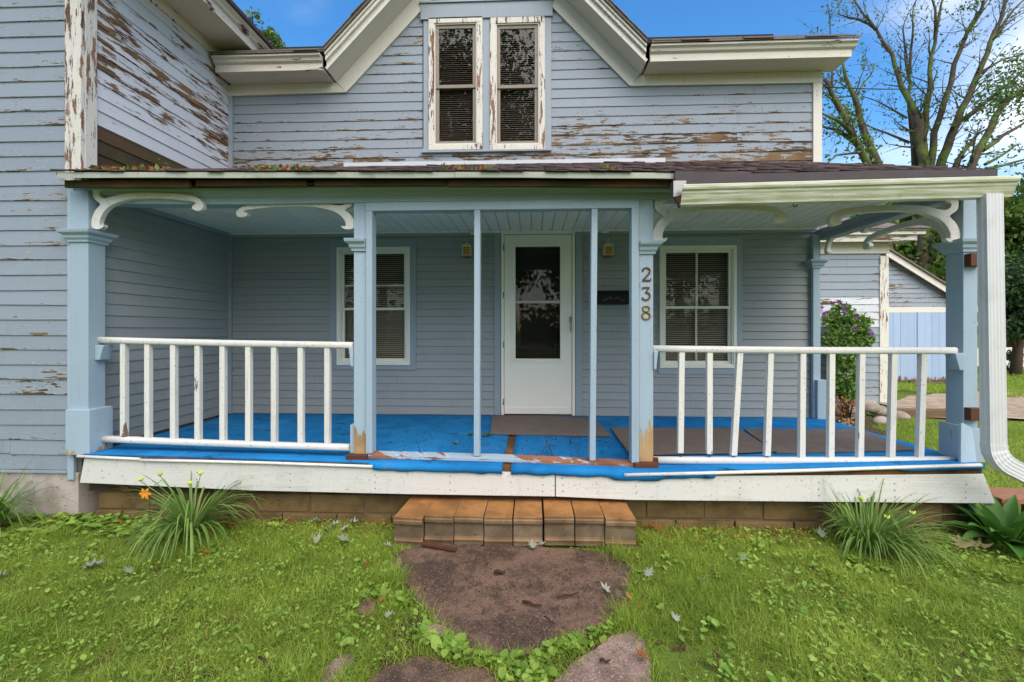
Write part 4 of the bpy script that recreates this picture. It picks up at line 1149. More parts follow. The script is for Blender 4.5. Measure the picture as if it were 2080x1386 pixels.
# ---- ceiling planks
cm = MB(); cm.box(-3.50, XR_, YF + .115, YW - .03, 2.62, 2.635); ceil = cm.build('ceiling', MAT['dark'], porch)
x = -3.50; pw = .1165; k = 0
while x < XR_ - .03:
    xe = min(x + pw, XR_ - .012)
    m = MB()
    m.rings([[(x + .0015, y, 2.612), (x + .0015, y, 2.603), (x + .009, y, 2.592), (xe - .009, y, 2.592), (xe - .0015, y, 2.603), (xe - .0015, y, 2.612)] for y in (YF + .115, YW - .036)])
    m.build('ceiling_plank', MAT['ceil'], ceil)
    x = xe
m = MB(); m.box(XWL + .05, XR_ - .03, YW - .055, YW - .037, 2.575, 2.591); m.build('ceiling_trim', MAT['ceil'], ceil)
m = MB(); c = P(915, 437, 4.35); m.box(c.x - .07, c.x + .07, 4.33, 4.37, 2.5905, 2.5918); m.build('torn_patch', MAT['drip'], ceil)
# ---- gutter and downspout
GY0, GY1 = 3.055, 3.17
gx0, gx1 = X_(1388, GY0), X_(2073, GY0)
gz0t, gz1t = Z_(1388, 375, GY0), Z_(2073, 357, GY0)
def gprof(x, s=1.0):
    zt = gz0t + (gz1t - gz0t) * (x - gx0) / (gx1 - gx0)
    pr = [(GY1, -.118), (GY1 - .062, -.118), (GY1 - .066, -.104), (GY1 - .078, -.085), (GY1 - .086, -.062), (GY1 - .094, -.050), (GY1 - .094, -.036), (GY0 + .006, -.030), (GY0 + .001, -.018), (GY0, -.002), (GY0 + .003, .002), (GY0 + .014, .002), (GY0 + .014, -.008),
          (GY0 + .009, -.018), (GY1 - .088, -.032), (GY1 - .080, -.060), (GY1 - .060, -.110), (GY1 - .004, -.112), (GY1 - .004, .03), (GY1, .03)]
    return [(x, y, zt + z) for y, z in pr]
m = MB(); m.rings([gprof(gx0 + (gx1 - gx0) * i / 10) for i in range(11)]); gut = m.build('gutter', MAT['gutter'], porch)
m = MB(); m.prism([(y, z) for _, y, z in gprof(gx1)][:10] + [(GY1, gz1t)], lambda y, z: (gx1 + .001, y, z), lambda y, z: (gx1 + .004, y, z)); m.build('end_cap', MAT['gutter'], gut)
# torn end bracket with the rusty drip
m = MB(); b0 = P(1367, 372, 3.14); b1 = P(1393, 400, 3.14)
m.box(b0.x, b1.x, 3.13, 3.20, b1.z, b0.z + .012); m.build('bracket_plate', MAT['alu'], gut)
m = MB(); q = P(1378, 424, 3.14); m.prism([(b0.x + .005, b1.z - .001), (b1.x + .02, b1.z + .02), (b1.x + .012, b1.z - .02), (q.x + .02, b1.z - .035), (q.x + .004, q.z), (q.x - .008, b1.z - .045), (q.x - .02, b1.z - .02)], lambda a, z: (a, 3.128, z), lambda a, z: (a, 3.15, z))
m.build('rusted_strap', MAT['rot'], gut, peel=.5, dark=.2)
def corr(c, r, f, w, d, nf=5):
    """corrugated rectangular pipe section: centre c, right vector r, front vector f"""
    c, r, f = Vector(c), Vector(r), Vector(f); pts = []
    def side(p, q, nrm, n):
        for i in range(n * 4):
            t = i / (n * 4); k = .0014 if (i % 4) in (1, 2) else 0
            pts.append(p.lerp(q, t) - nrm * k)
    a = c - r * w / 2 + f * d / 2; b = c + r * w / 2 + f * d / 2; e = c + r * w / 2 - f * d / 2; g = c - r * w / 2 - f * d / 2
    side(a, b, f, nf); side(b, e, r, 2); side(e, g, -f, nf); side(g, a, -r, 2)
    return [tuple(p) for p in pts]
top = P(2018, 393, 3.08); mid = P(2026, 905, 3.08); bot = P(2030, 940, 3.08)
Rv, Fv = Vector((1, 0, 0)), Vector((0, -1, 0))
cy = 3.115
m = MB(); m.rings([corr((top.x + .01, cy, top.z), Rv, Fv, .105, .07), corr((mid.x + .01, cy, mid.z), Rv, Fv, .105, .07)])
dsp = m.build('downspout', MAT['spout'], porch)
m = MB(); rs = []
c0 = Vector((mid.x + .01, cy, mid.z + .001))
for i in range(9):                                   # elbow bending to the right and forward
    a = math.radians(62) * i / 8
    R_el = .13
    c = c0 + Vector((R_el * (1 - math.cos(a)), -.02 * a, -R_el * math.sin(a) - (.02 if i else 0)))
    r = Vector((math.cos(a), 0, -math.sin(a) * -1)) if False else Vector((math.cos(a), 0, math.sin(a)))
    rs.append(corr(c, r, Fv, .111 - .004 * (i % 2), .076 - .004 * (i % 2)))
m.rings(rs); m.build('elbow', MAT['spout'], dsp)
a = math.radians(62); dirv = Vector((math.sin(a), -.02, -math.cos(a))); r = Vector((math.cos(a), 0, math.sin(a)))
cE = c0 + Vector((.13 * (1 - math.cos(a)), -.02 * a, -.13 * math.sin(a) - .02))
m = MB(); m.rings([corr(cE, r, Fv, .105, .07), corr(cE + dirv * .42, r, Fv, .105, .07)]); m.build('outlet', MAT['spout'], dsp)
for v in (527, 843):
    c = P(1974, v, YF - .06); m = MB(); m.box(XR_ + .004, XR_ + .096, YF - .055, YF - .001, c.z - .045, c.z + .045); m.build('spacer_block', MAT['shim'], dsp, bevel=.002)
# ---- scroll brackets
BR = [(195, 285), (235, 282), (270, 286), (300, 313), (268, 318), (252, 338), (262, 368), (295, 385), (350, 381), (450, 352), (600, 338), (730, 336), (850, 340), (1000, 350), (1100, 361), (1180, 380), (1235, 418), (1257, 458), (1250, 498), (1222, 514), (1190, 513), (1160, 500), (1148, 480), (1160, 460), (1182, 452), (1180, 438), (1140, 425), (1000, 405), (800, 391), (600, 395), (480, 415), (370, 455), (305, 508), (268, 570), (258, 610), (264, 640), (296, 630), (290, 655), (262, 672), (225, 675), (190, 664), (178, 640), (178, 590), (192, 545), (220, 492), (265, 443), (225, 408), (195, 372)]
def smooth(poly, n=2):
    out = []
    N = len(poly)
    for i in range(N):
        p0, p1, p2, p3 = [Vector(poly[(i + k) % N]) for k in (-1, 0, 1, 2)]
        for j in range(n):
            t = j / n
            out.append(0.5 * ((2 * p1) + (p2 - p0) * t + (2 * p0 - 5 * p1 + 4 * p2 - p3) * t * t + (3 * p1 - p0 - 3 * p2 + p3) * t ** 3))
    return out
BRN = [((p.x - 178) / 1077, (285 - p.y) / 390) for p in smooth(BR)]
def bracket(mapf, t, w, h, mat='white_new'):
    m = MB(); m.prism([(x * w, z * h) for x, z in BRN], lambda a, z: mapf(a, 0, z), lambda a, z: mapf(a, t, z))
    return m.build('scroll_bracket', MAT[mat], porch, bevel=.004, peel=.06)
yb = YF + .02
def fb_(x, sg, zt): return lambda a, d, z: (x + sg * a, yb + d, zt + z)
bracket(fb_(P2[0] - .002, -1, Z_(715, 400, yb)), .042, abs(P2[0] - X_(480, yb)), Z_(715, 400, yb) - Z_(715, 466, yb))
bracket(lambda a, d, z: (-3.436 + a, 3.43 + d, Z_(185, 381, 3.43) + z), .042, X_(411, 3.43) + 3.44, Z_(185, 381, 3.43) - Z_(185, 466, 3.43))
bracket(fb_(P3[1] + .002, 1, Z_(1335, 403, yb)), .042, X_(1598, yb) - P3[1], Z_(1335, 403, yb) - Z_(1335, 493, yb))
bracket(fb_(XR_ - .002, -1, Z_(1945, 403, yb)), .042, XR_ - X_(1686, yb), Z_(1945, 403, yb) - Z_(1945, 493, yb))
xb = XR_ + .03
bracket(lambda a, d, z: (xb + d, YW - .08 - a, PX(1665, 470, xb).z + z + .02), .042, .60, .30)
bracket(lambda a, d, z: (xb + d, YF + .147 + a, 2.44 + z), .042, .92, .34)
# ---- railings
def railing(xa, xb_, ta, tb, ba, bb, bal, gap=0):
    """(u,v) ends of top rail and bottom rail; list of balusters (u top, u bottom, v foot)"""
    y = YF + .035
    def rail(name, p, q, parent, w=.062, h=.052):
        m = MB(); pr = []
        for k in range(14):
            a = 2 * math.pi * k / 14; cx, cz = math.cos(a), math.sin(a)
            pr.append((math.copysign(abs(cx) ** .55, cx) * w / 2, math.copysign(abs(cz) ** .7, cz) * h / 2))
        n = 8
        m.rings([[(p.x + (q.x - p.x) * i / n, y + a, p.z + (q.z - p.z) * i / n + b + .004 * math.sin(math.pi * i / n) * -1) for a, b in pr] for i in range(n + 1)], smooth=True)
        return m.build(name, MAT['white_new_h'], parent, peel=.08)
    p, q = P(*ta, y - .03), P(*tb, y - .03)
    top = rail('railing', p, q, porch)
    p2, q2 = P(*ba, y - .03), P(*bb, y - .03)
    bot = rail('bottom_rail', p2, q2, top, .066, .05)
    for i, (ut, ub, vf) in enumerate(bal):
        xt, xbm = X_(ut, y), X_(ub, y)
        zt = p.z + (q.z - p.z) * (xt - p.x) / (q.x - p.x) - .018
        if vf: zf = Z_(ub, vf, y - .02)
        else: zf = p2.z + (q2.z - p2.z) * (xbm - p2.x) / (q2.x - p2.x) + .018
        m = MB(); w = .0205
        m.hexa([(xbm - w, y - w, zf), (xbm + w, y - w, zf), (xbm + w, y + w, zf), (xbm - w, y + w, zf), (xt - w, y - w, zt), (xt + w, y - w, zt), (xt + w, y + w, zt), (xt - w, y + w, zt)])
        b = m.build('baluster', MAT['white_new'], top, bevel=.002, peel=.10, peelz=(zf + .06 if (i in (0, 8, 5, 1) and random.random() < .7) else 0.0))
        if vf:
            zr = p2.z + (q2.z - p2.z) * (xbm - p2.x) / (q2.x - p2.x) + .02
            n = MB(); n.tube([(xbm + .004, y, zr), (xbm + .002, y, zr + .022)], .0025, 6); n.tube([(xbm - .012, y - .004, zr + .002), (xbm + .014, y - .002, zr + .001)], .003, 6); n.build('bent_nail', MAT['black_iron'], top)
    return top
r1 = railing(0, 0, (190, 691), (716, 702), (197, 893), (708, 911), [(u, u, None) for u in (253, 302, 354, 403.5, 454, 506, 558, 612, 666)])
r2 = railing(0, 0, (1327, 709), (1946, 713), (1329, 937), (1940, 937), [(1384, 1381.5, 921), (1440.5, 1440, 923), (1502, 1489.5, 926), (1564, 1557.5, 927), (1629, 1627.5, 932), (1688, 1686, None), (1749, 1745.5, None), (1814, 1809, None), (1874, 1867, None)])
for x, u, v0, v1, sg in ((-3.44, 0, 702, 731, 1), (P2[0], 0, 708, 744, -1), (P3[1], 0, 714, 750, 1), (XR_, 0, 718, 752, -1)):
    y = YF + .01; z1 = Z_(1040 + FPX * x / y, v0 - 1, y); z0 = Z_(1040 + FPX * x / y, v1, y)
    m = MB(); w = .075 if abs(x) > 3 else .032
    m.hexa([(x + sg * .001, y - .03, z0), (x + sg * w * .55, y - .03, z0), (x + sg * w * .55, y + .06, z0), (x + sg * .001, y + .06, z0), (x + sg * .001, y - .03, z1), (x + sg * w, y - .03, z1), (x + sg * w, y + .06, z1), (x + sg * .001, y + .06, z1)])
    m.build('rail_block', MAT['trim_blue'], porch, bevel=.004, peel=.02)
for u, v, yy in ((468, 412, 3.62), (1611, 414, 3.62)):
    c = P(u, v, yy); m = MB(); pts = [(c.x, yy, c.z + .035), (c.x, yy, c.z)] + [(c.x + .016 - .016 * math.cos(a), yy, c.z - .020 * math.sin(a) - .004) for a in [math.pi * k / 6 for k in range(1, 7)]]
    m.tube(pts, .0042, 6); m.build('hook', MAT['black_iron'], porch)

# ================================================================== things on and round the porch
def carpet(name, quad_x, label, drape=None, y0=YD - .002):
    """carpet following the sagging floor; drape = depth hanging over the front edge"""
    xa, xb_ = quad_x; nx, ny = max(4, int((xb_ - xa) / .05)), 26
    V = []; F = []
    def z(x, y): return deck_z(x, y) + .010 + .003 * noise.noise(Vector((x * 2.2, y * 2.2, 8)))
    cols = []
    for i in range(nx + 1):
        x = xa + (xb_ - xa) * i / nx
        c = []
        if drape:
            dd = drape(x)
            if dd > 0:
                wob = .010 * noise.noise(Vector((x * 5, 2, 2)))
                c += [(x, y0 - .024 - abs(wob) * .5, z(x, y0) - dd * 1.05), (x, y0 - .024 - wob * .6, z(x, y0) - dd * .5), (x, y0 - .016, z(x, y0) - .007)]
            else: c += [(x, y0 + .004, z(x, y0) - .012), (x, y0 + .003, z(x, y0) - .008), (x, y0 + .002, z(x, y0) - .003)]
        for j in range(ny + 1):
            y = y0 + (5.165 - y0) * j / ny
            c.append((x, y, z(x, y)))
        cols.append(c)
    m = MB(); n = len(cols[0])
    for c in cols: V += c
    for i in range(nx):
        for j in range(n - 1): F.append((i * n + j, (i + 1) * n + j, (i + 1) * n + j + 1, i * n + j + 1))
    m.add(V, F, True)
    o = m.build(name, MAT['carpet'], org=((xa + xb_) / 2, 4.2, ZF))
    md = o.modifiers.new('thick', 'SOLIDIFY'); md.thickness = .006; md.offset = -1
    return tag(o, label, 'carpet', 'blue outdoor carpets on the porch floor')
rag = lambda x: .050 + .012 * noise.noise(Vector((x * 9, 0, 0))) + .006 * noise.noise(Vector((x * 31, 0, 0)))
xs_ = X_(986, 4.0)
carpet('outdoor_carpet', (XPL + .03, -.215), 'blue outdoor carpet covering the left half of the porch floor', lambda x: rag(x) * (1 if x > -1.22 else 0))
carpet('outdoor_carpet', (-.150, XPR - .03), 'blue outdoor carpet from the doorway to the right end of the porch floor', lambda x: rag(x) + (.016 if .6 < x < .95 else 0) if x < 1.35 else (.03 + .01 * noise.noise(Vector((x * 6, 0, 0))) if x > 2.6 else 0))
def floor_mat(quad, label, name='door_mat', lift=.016):
    """quad: four (x, y) corners"""
    a, b, c, d = [Vector(q) for q in quad]; n = 10; m = MB(); V = []; F = []
    for zz in (0, .009):
        for i in range(n + 1):
            for j in range(n + 1):
                p = a.lerp(b, i / n).lerp(d.lerp(c, i / n), j / n)
                V.append((p.x, p.y, deck_z(p.x, p.y) + lift + zz + .003 * noise.noise(Vector((p.x * 3, p.y * 3, lift * 90)))))
    k = (n + 1) ** 2
    for i in range(n):
        for j in range(n):
            q = (i * (n + 1) + j, (i + 1) * (n + 1) + j, (i + 1) * (n + 1) + j + 1, i * (n + 1) + j + 1)
            F += [tuple(x + k for x in q), tuple(reversed(q))]
    rim = [i * (n + 1) for i in range(n + 1)] + [n * (n + 1) + j for j in range(1, n + 1)] + [i * (n + 1) + n for i in range(n - 1, -1, -1)] + [j for j in range(n - 1, 0, -1)]
    for i in range(len(rim)): F.append((rim[i], rim[(i + 1) % len(rim)], rim[(i + 1) % len(rim)] + k, rim[i] + k))
    m.add(V, F)
    return tag(m.build(name, MAT['mat']), label, 'mat', 'grey brown mats on the porch floor')
def FP(u, v, z=ZF + .02): g = G(u, v, z); return (g.x, g.y)
floor_mat([FP(996, 878), FP(1242, 880), FP(1204, 848), FP(1000, 845)], 'grey brown door mat lying in front of the white door')
floor_mat([FP(1280, 914), FP(1573, 913), FP(1500, 871), FP(1240, 867)], 'grey brown mat behind the right railing, nearest to the house number post', lift=.024)
floor_mat([FP(1577, 915), FP(1858, 917), FP(1742, 874), FP(1512, 871)], 'grey brown mat at the far right end of the porch floor', lift=.0165)

# step of eight blocks
prof = [(.0, .0), (.0, .018), (-.006, .040), (-.001, .046), (.006, .060), (.006, .132), (.002, .148), (-.008, .156), (-.008, .178), (-.002, .184), (-.002, .2)]   # (y, height)
def step_block(x0, x1, y, z, tilt=(0, 0), label='', yaw=0.0):
    m = MB(); rs = []
    for x in (x0, x1):
        rs.append([(x, py, h) for py, h in prof] + [(x, .405, .2), (x, .405, 0)])
    m.rings(rs)
    cx = (x0 + x1) / 2
    m.v = [(vx - cx, vy, vz) for vx, vy, vz in m.v]
    M_ = Matrix.Rotation(yaw, 3, 'Z') @ Matrix.Rotation(tilt[0], 3, 'X') @ Matrix.Rotation(tilt[1], 3, 'Y')
    m.v = [tuple(M_ @ Vector(p) + Vector((cx, y, z))) for p in m.v]
    o = m.build('step_block', [MAT['step'], MAT['step_face_shade']], bevel=random.uniform(.003, .008))
    for p in o.data.polygons: p.material_index = 0 if p.normal.z > .6 else 1  # upward faces tan, all others take the painted shade tone
    return tag(o, label, 'block', 'tan concrete blocks laid as a front step')
us = [(799, 860), (861, 921), (921.5, 982.5), (983, 1041.5), (1042, 1102), (1105.5, 1167.5), (1168, 1228.5), (1229, 1292.5)]
nm = ['leftmost tan step block, set higher and tilted against its neighbour', 'second tan step block from the left, next to the raised tilted one', 'third tan step block from the left end of the row', 'fourth tan step block from the left, just left of the middle joint',
      'fifth tan step block from the left, with the wide dark gap on its right', 'sixth tan step block from the left, just right of the wide dark gap', 'second tan step block from the right end of the row', 'rightmost tan step block, its end face bare to the grass']
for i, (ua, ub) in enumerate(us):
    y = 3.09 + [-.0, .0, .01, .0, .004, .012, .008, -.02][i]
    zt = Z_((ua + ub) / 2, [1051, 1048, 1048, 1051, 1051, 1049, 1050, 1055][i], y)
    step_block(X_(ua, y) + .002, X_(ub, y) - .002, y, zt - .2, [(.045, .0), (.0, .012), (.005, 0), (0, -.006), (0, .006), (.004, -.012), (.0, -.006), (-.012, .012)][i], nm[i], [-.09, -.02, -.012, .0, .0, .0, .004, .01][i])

# wall lanterns
def lantern(u, v, label):
    c = P(u, v, YW - .10); x, y, z = c
    root = thing('wall_lantern', (x, YW - .02, z), label, 'wall lamp', 'cream lanterns beside the door')
    m = MB(); m.tube([(x, YW - .018, z + .035), (x, YW - .036, z + .035)], [.048, .042], 14); m.build('back_plate', MAT['lantern_metal'], root)
    m = MB(); m.tube([(x, YW - .036, z + .055), (x, YW - .07, z + .085), (x, y, z + .072)], .007, 8); m.build('arm', MAT['lantern_metal'], root)
    m = MB(); m.mould(x - .0, x + .0, y - .0, y + .0, [(z + .034, .052), (z + .040, .052), (z + .055, .030), (z + .066, .012), (z + .074, .009)])
    for k in range(12): pass
    m.tube([(x + .014 * math.cos(a), y, z + .088 + .014 * math.sin(a)) for a in [2 * math.pi * k / 12 for k in range(13)]], .003, 6); m.build('roof', MAT['lantern_metal'], root)
    m = MB()
    for sx in (-1, 1):
        for sy in (-1, 1): m.box(x + sx * .045 - .006, x + sx * .045 + .006, y + sy * .045 - .006, y + sy * .045 + .006, z - .075, z + .035)
    for zz in (-.075, .024): 
        m.box(x - .05, x + .05, y - .05, y - .042, z + zz, z + zz + .010); m.box(x - .05, x + .05, y + .042, y + .05, z + zz, z + zz + .006); m.box(x - .05, x - .042, y - .042, y + .042, z + zz, z + zz + .006); m.box(x + .042, x + .05, y - .042, y + .042, z + zz, z + zz + .006)
    m.build('cage', MAT['lantern_metal'], root)
    m = MB(); m.mould(x, x, y, y, [(z - .092, .030), (z - .086, .047), (z - .0755, .047)]); m.build('bottom_tray', MAT['brass'], root)
    m = MB(); m.mould(x, x, y, y, [(z - .074, .036), (z + .030, .036)]); m.build('glass', MAT['glass_amber'], root)
lantern(948.5, 507, 'cream lantern with amber glass on the wall left of the door')
lantern(1235, 506, 'cream lantern with amber glass on the wall right of the door, above the mailbox')
# mailbox
mx0, mx1 = X_(1214, YW - .1), X_(1279, YW - .1); mz0, mz1 = Z_(1245, 618, YW - .1), Z_(1245, 591, YW - .1)
mbx = thing('mailbox', ((mx0 + mx1) / 2, YW - .02, mz0), 'black metal mailbox on the wall right of the door', 'mailbox')
m = MB(); m.box(mx0, mx1, YW - .10, YW - .017, mz0, mz1 - .03); m.build('body', MAT['black_iron'], mbx, bevel=.006)
m = MB(); m.hexa([(mx0 - .006, YW - .115, mz1 - .034), (mx1 + .006, YW - .115, mz1 - .034), (mx1 + .006, YW - .016, mz1 - .028), (mx0 - .006, YW - .016, mz1 - .028), (mx0 - .006, YW - .112, mz1 - .026), (mx1 + .006, YW - .112, mz1 - .026), (mx1 + .006, YW - .016, mz1 + .012), (mx0 - .006, YW - .016, mz1 + .012)]); m.build('lid', MAT['black_iron'], mbx, bevel=.003)
m = MB(); cxm = (mx0 + mx1) / 2; zmm = mz0 + .055
for sg in (-1, 1): m.tube([(cxm + sg * (.01 + .11 * t), YW - .104, zmm + .018 * math.sin(t * 5.5) * (1 - .4 * t)) for t in [k / 14 for k in range(15)]], .0035, 6)
m.build('scroll_ornament', MAT['alu'], mbx)
# house number
hn_ = thing('house_number', (P3[0] + .05, YF - .006, 1.5), 'brass house number 238 fixed down the post right of the doorway', 'house number')
def ribbon(path, w, closed=False, n=5):
    pts = [Vector(p) for p in path]; sm = []
    N = len(pts)
    for i in range(N if closed else N - 1):
        g_ = (lambda k: pts[k % N]) if closed else (lambda k: pts[max(0, min(N - 1, k))])
        p0, p1, p2, p3 = g_(i - 1), g_(i), g_(i + 1), g_(i + 2)
        for j in range(n):
            t = j / n
            sm.append(0.5 * ((2 * p1) + (p2 - p0) * t + (2 * p0 - 5 * p1 + 4 * p2 - p3) * t * t + (3 * p1 - p0 - 3 * p2 + p3) * t ** 3))
    if not closed: sm.append(pts[-1])
    return sm
def digit(strokes, u, v0, v1, mat, lab):
    yf = YF - .0005; zt, zb = Z_(u, v0, yf), Z_(u, v1, yf); h = zt - zb; x0 = X_(u - 9, yf)
    m = MB()
    for path, w, closed, curved in strokes:
        sm = ribbon(path, w, closed) if curved else [Vector(p) for p in path]
        N = len(sm); rs = []
        for i in range(N):
            if closed: t = (sm[(i + 1) % N] - sm[i - 1]).normalized()
            else: t = (sm[min(i + 1, N - 1)] - sm[max(i - 1, 0)]).normalized()
            nn = Vector((-t.y, t.x)); a, b = sm[i] - nn * w / 2, sm[i] + nn * w / 2
            rs.append([(x0 + a.x * h, yf, zb + a.y * h), (x0 + a.x * h, yf - .007, zb + a.y * h), (x0 + b.x * h, yf - .007, zb + b.y * h), (x0 + b.x * h, yf, zb + b.y * h)])
        if closed: rs.append(rs[0])
        m.rings(rs, cap=not closed)
    m.build('digit', MAT[mat], hn_, bevel=.0012, label=lab)
digit([([(.05, .72), (.08, .88), (.28, .97), (.50, .90), (.55, .72), (.46, .52), (.26, .30), (.08, .09)], .125, False, True), ([(.02, .06), (.62, .06)], .13, False, False), ([(.59, .12), (.64, .24)], .06, False, False)], 1313, 544, 572, 'bronze', 'dull brass digit 2')
digit([([(.06, .94), (.56, .94)], .12, False, False), ([(.53, .92), (.28, .60)], .09, False, False), ([(.24, .59), (.44, .56), (.57, .38), (.50, .14), (.28, .04), (.10, .10), (.05, .24)], .125, False, True), ([(.06, .94), (.05, .80)], .07, False, False)], 1312.5, 583, 611, 'bronze', 'dull brass digit 3')
digit([([(.31, .95), (.12, .88), (.09, .74), (.18, .60), (.31, .54), (.44, .60), (.53, .74), (.50, .88)], .10, True, True), ([(.31, .53), (.10, .42), (.04, .26), (.13, .09), (.31, .03), (.50, .09), (.58, .26), (.52, .42)], .115, True, True)], 1312, 621, 650, 'brass', 'brighter brass digit 8')
# cable and small sensor over the door
cb_ = thing('cable_conduit', (X_(1090, YW - .05), YW - .04, 2.55), 'thin pale cable conduit running above the door between two small boxes', 'conduit')
a, b = P(962, 473, YW - .045), P(1222, 469, YW - .045)
m = MB(); m.tube([a, (a + b) / 2 + Vector((0, 0, .004)), b], .006, 8); m.build('conduit', MAT['vinyl'], cb_)
for q, wd in ((P(960, 474, YW - .05), .022), (P(1229, 470, YW - .05), .045)):
    m = MB(); m.box(q.x - wd, q.x + wd, YW - .07, YW - .036, q.z - .02, q.z + .02); m.build('junction_box', MAT['vinyl'], cb_, bevel=.006)

# ================================================================== BACKGROUND: garage, fence, cable, timber
YG = 13.0
gar = thing('garage', (X_(1860, YG), YG, 0), 'pale blue gabled garage with wide plank doors behind the gravel drive', 'garage')
gx0_, gx1_ = 5.2, 11.95; gpk = 8.55
zk = lambda x: 3.44 + .1 - (x - X_(1798, YG)) * .646 + (-.1)
gw = MB()
top_r = zk(gx1_); top_p = zk(gpk); top_l = top_p - (gpk - gx0_) * .646
gw.prism([(gx0_, .05), (gx1_, .05), (gx1_, top_r), (gpk, top_p), (gx0_, top_l)], lambda a, z: (a, YG, z), lambda a, z: (a, YG + 5, z))
gwall = gw.build('wall', MAT['sheath'], gar)
zd = Z_(1860, 635, YG); zt2 = Z_(1860, 625, YG)
z = zt2 + .01; GF = Front(YG)
while z < top_p - .2:
    xe = min(gx1_, gpk + (top_p - z + .02) / .646); xs0 = max(gx0_, gpk - (top_p - z + .02) / .646)
    row(GF, xs0, xe, z, .125, gwall, MAT['siding'], .20, maxlen=4, butt=.018)
    z += .125
t_ = MB(); t_.box(gx0_, gx1_, YG - .04, YG - .002, zd, zt2 + .012); t_.build('header_board', MAT['white_old_h'], gwall, peel=.05)
for sg in (1, -1):
    xe = gx1_ + .25 if sg > 0 else gx0_ - .25; ze = top_p - abs(xe - gpk) * .646
    t_ = MB(); t_.hexa([(gpk, YG - .20, top_p - .02), (xe, YG - .20, ze - .02), (xe, YG - .16, ze - .02), (gpk, YG - .16, top_p - .02), (gpk, YG - .20, top_p + .16), (xe, YG - .20, ze + .16), (xe, YG - .16, ze + .16), (gpk, YG - .16, top_p + .16)])
    t_.build('rake_board', MAT['white_old_h'], gar, peel=.03)
    t_ = MB(); t_.hexa([(gpk, YG - .26, top_p + .162), (xe, YG - .26, ze + .162), (xe, YG + 5.2, ze + .162), (gpk, YG + 5.2, top_p + .162), (gpk, YG - .26, top_p + .20), (xe, YG - .26, ze + .20), (xe, YG + 5.2, ze + .20), (gpk, YG + 5.2, top_p + .20)])
    t_.build('roof', MAT['shingle_grey'], gar)
for a, b in ((X_(1860, YG) - 2.15, X_(1860, YG) - .008), (X_(1860, YG) + .008, gx1_ - .1)):
    dm = MB(); dm.box(a, b, YG - .02, YG - .004, .06, zd - .002); dr = dm.build('door', MAT['sheath'], gar)
    x = a
    while x < b - .02:
        xe = min(x + .19, b); q = MB(); q.box(x + .002, xe - .003, YG - .045 - random.uniform(0, .005), YG - .0205, .085 + random.uniform(-.02, .02), zd - .003)
        q.build('door_plank', MAT['plank'], dr, peel=.12 + random.uniform(0, .06), peelz=.16 + random.uniform(0, .08))
        x = xe
# fence far right
fe = thing('fence', (17.5, 18.5, 0), 'white vertical board fence far behind the porch on the right', 'fence')
YQ = 18.5; x = X_(1975, YQ) - 1.0
fm2 = MB()
fz1 = Z_(2030, 706, YQ)
for zz in (.3, fz1 - .22): fm2.box(x, x + 5.6, YQ + .03, YQ + .08, zz, zz + .09)
fm2.build('rail', MAT['white_old_h'], fe)
q = MB(); w_ = .14; q.box(0, w_ - .012, YQ, YQ + .025, .05, fz1); first = None
for i in range(40):
    xx = x + i * w_
    if first is None:
        q.v = [(vx + xx, vy, vz) for vx, vy, vz in q.v]; first = q.build('fence_board', MAT['white_old'], fe, peel=.1)
    else: copy_at(first, (xx + (w_ - .012) / 2, YQ + .0125 + random.uniform(-.006, .006), .05 + random.uniform(-.02, .02)), fe)
# landscape timber and stones beside the drive
a, b = G(1806, 848), G(1916, 850)
m = MB(); m.bar((a.x, a.y, .07), (b.x + .5, b.y + .02, .07), .16, .15); tag(m.build('landscape_timber', MAT['timber'], bevel=.012), 'weathered square timber edging the gravel drive beyond the porch', 'timber')
for u, v, rx, rz, lab in ((1826, 852, .16, .09, 'rounded tan field stone at the rear corner of the house, beside the timber'), (1790, 862, .13, .08, 'smaller grey stone in the wood chip bed, left of the larger tan stone')):
    c = G(u, v); m = MB(); stone(m, (c.x, c.y, .05), (rx, rx * .7, rz), u * .1); tag(m.build('field_stone', MAT['stone']), lab, 'stone', 'field stones at the rear corner')
m = MB(); a, b = G(1838, 777, .05), G(1935, 780, .05); m.bar((a.x, a.y - .15, .06), (b.x, b.y - .15, .05), .10, .09); tag(m.build('loose_board', MAT['timber']), 'old board lying at the foot of the garage doors', 'board')
# overhead cable
a, b = P(1664, 176, 9.0), P(2079, 150, 16)
m = MB(); m.tube([a + (b - a) * t + Vector((0, 0, -.5 * 4 * t * (1 - t) * .45)) for t in [k / 14 for k in range(15)]], .011, 6); tag(m.build('overhead_cable', MAT['black_iron']), 'thin dark overhead cable crossing the sky right of the house', 'cable')
# wooden step seen beyond the right end of the porch
ws_ = thing('wooden_step', (3.75, 3.9, 0), 'low brown wooden platform beside the right end of the porch', 'platform')
for k in range(2):
    m = MB(); y = 3.40 + k * .13; m.box(3.34, 4.6, y, y + .12, .235, .27); m.build('tread_board', MAT['wood_step'], ws_, bevel=.003)
for x in (3.36, 3.62, 4.5):
    m = MB(); m.box(x, x + .07, 3.48, 3.55, 0, .233); m.build('leg', MAT['wood_step'], ws_, bevel=.003)

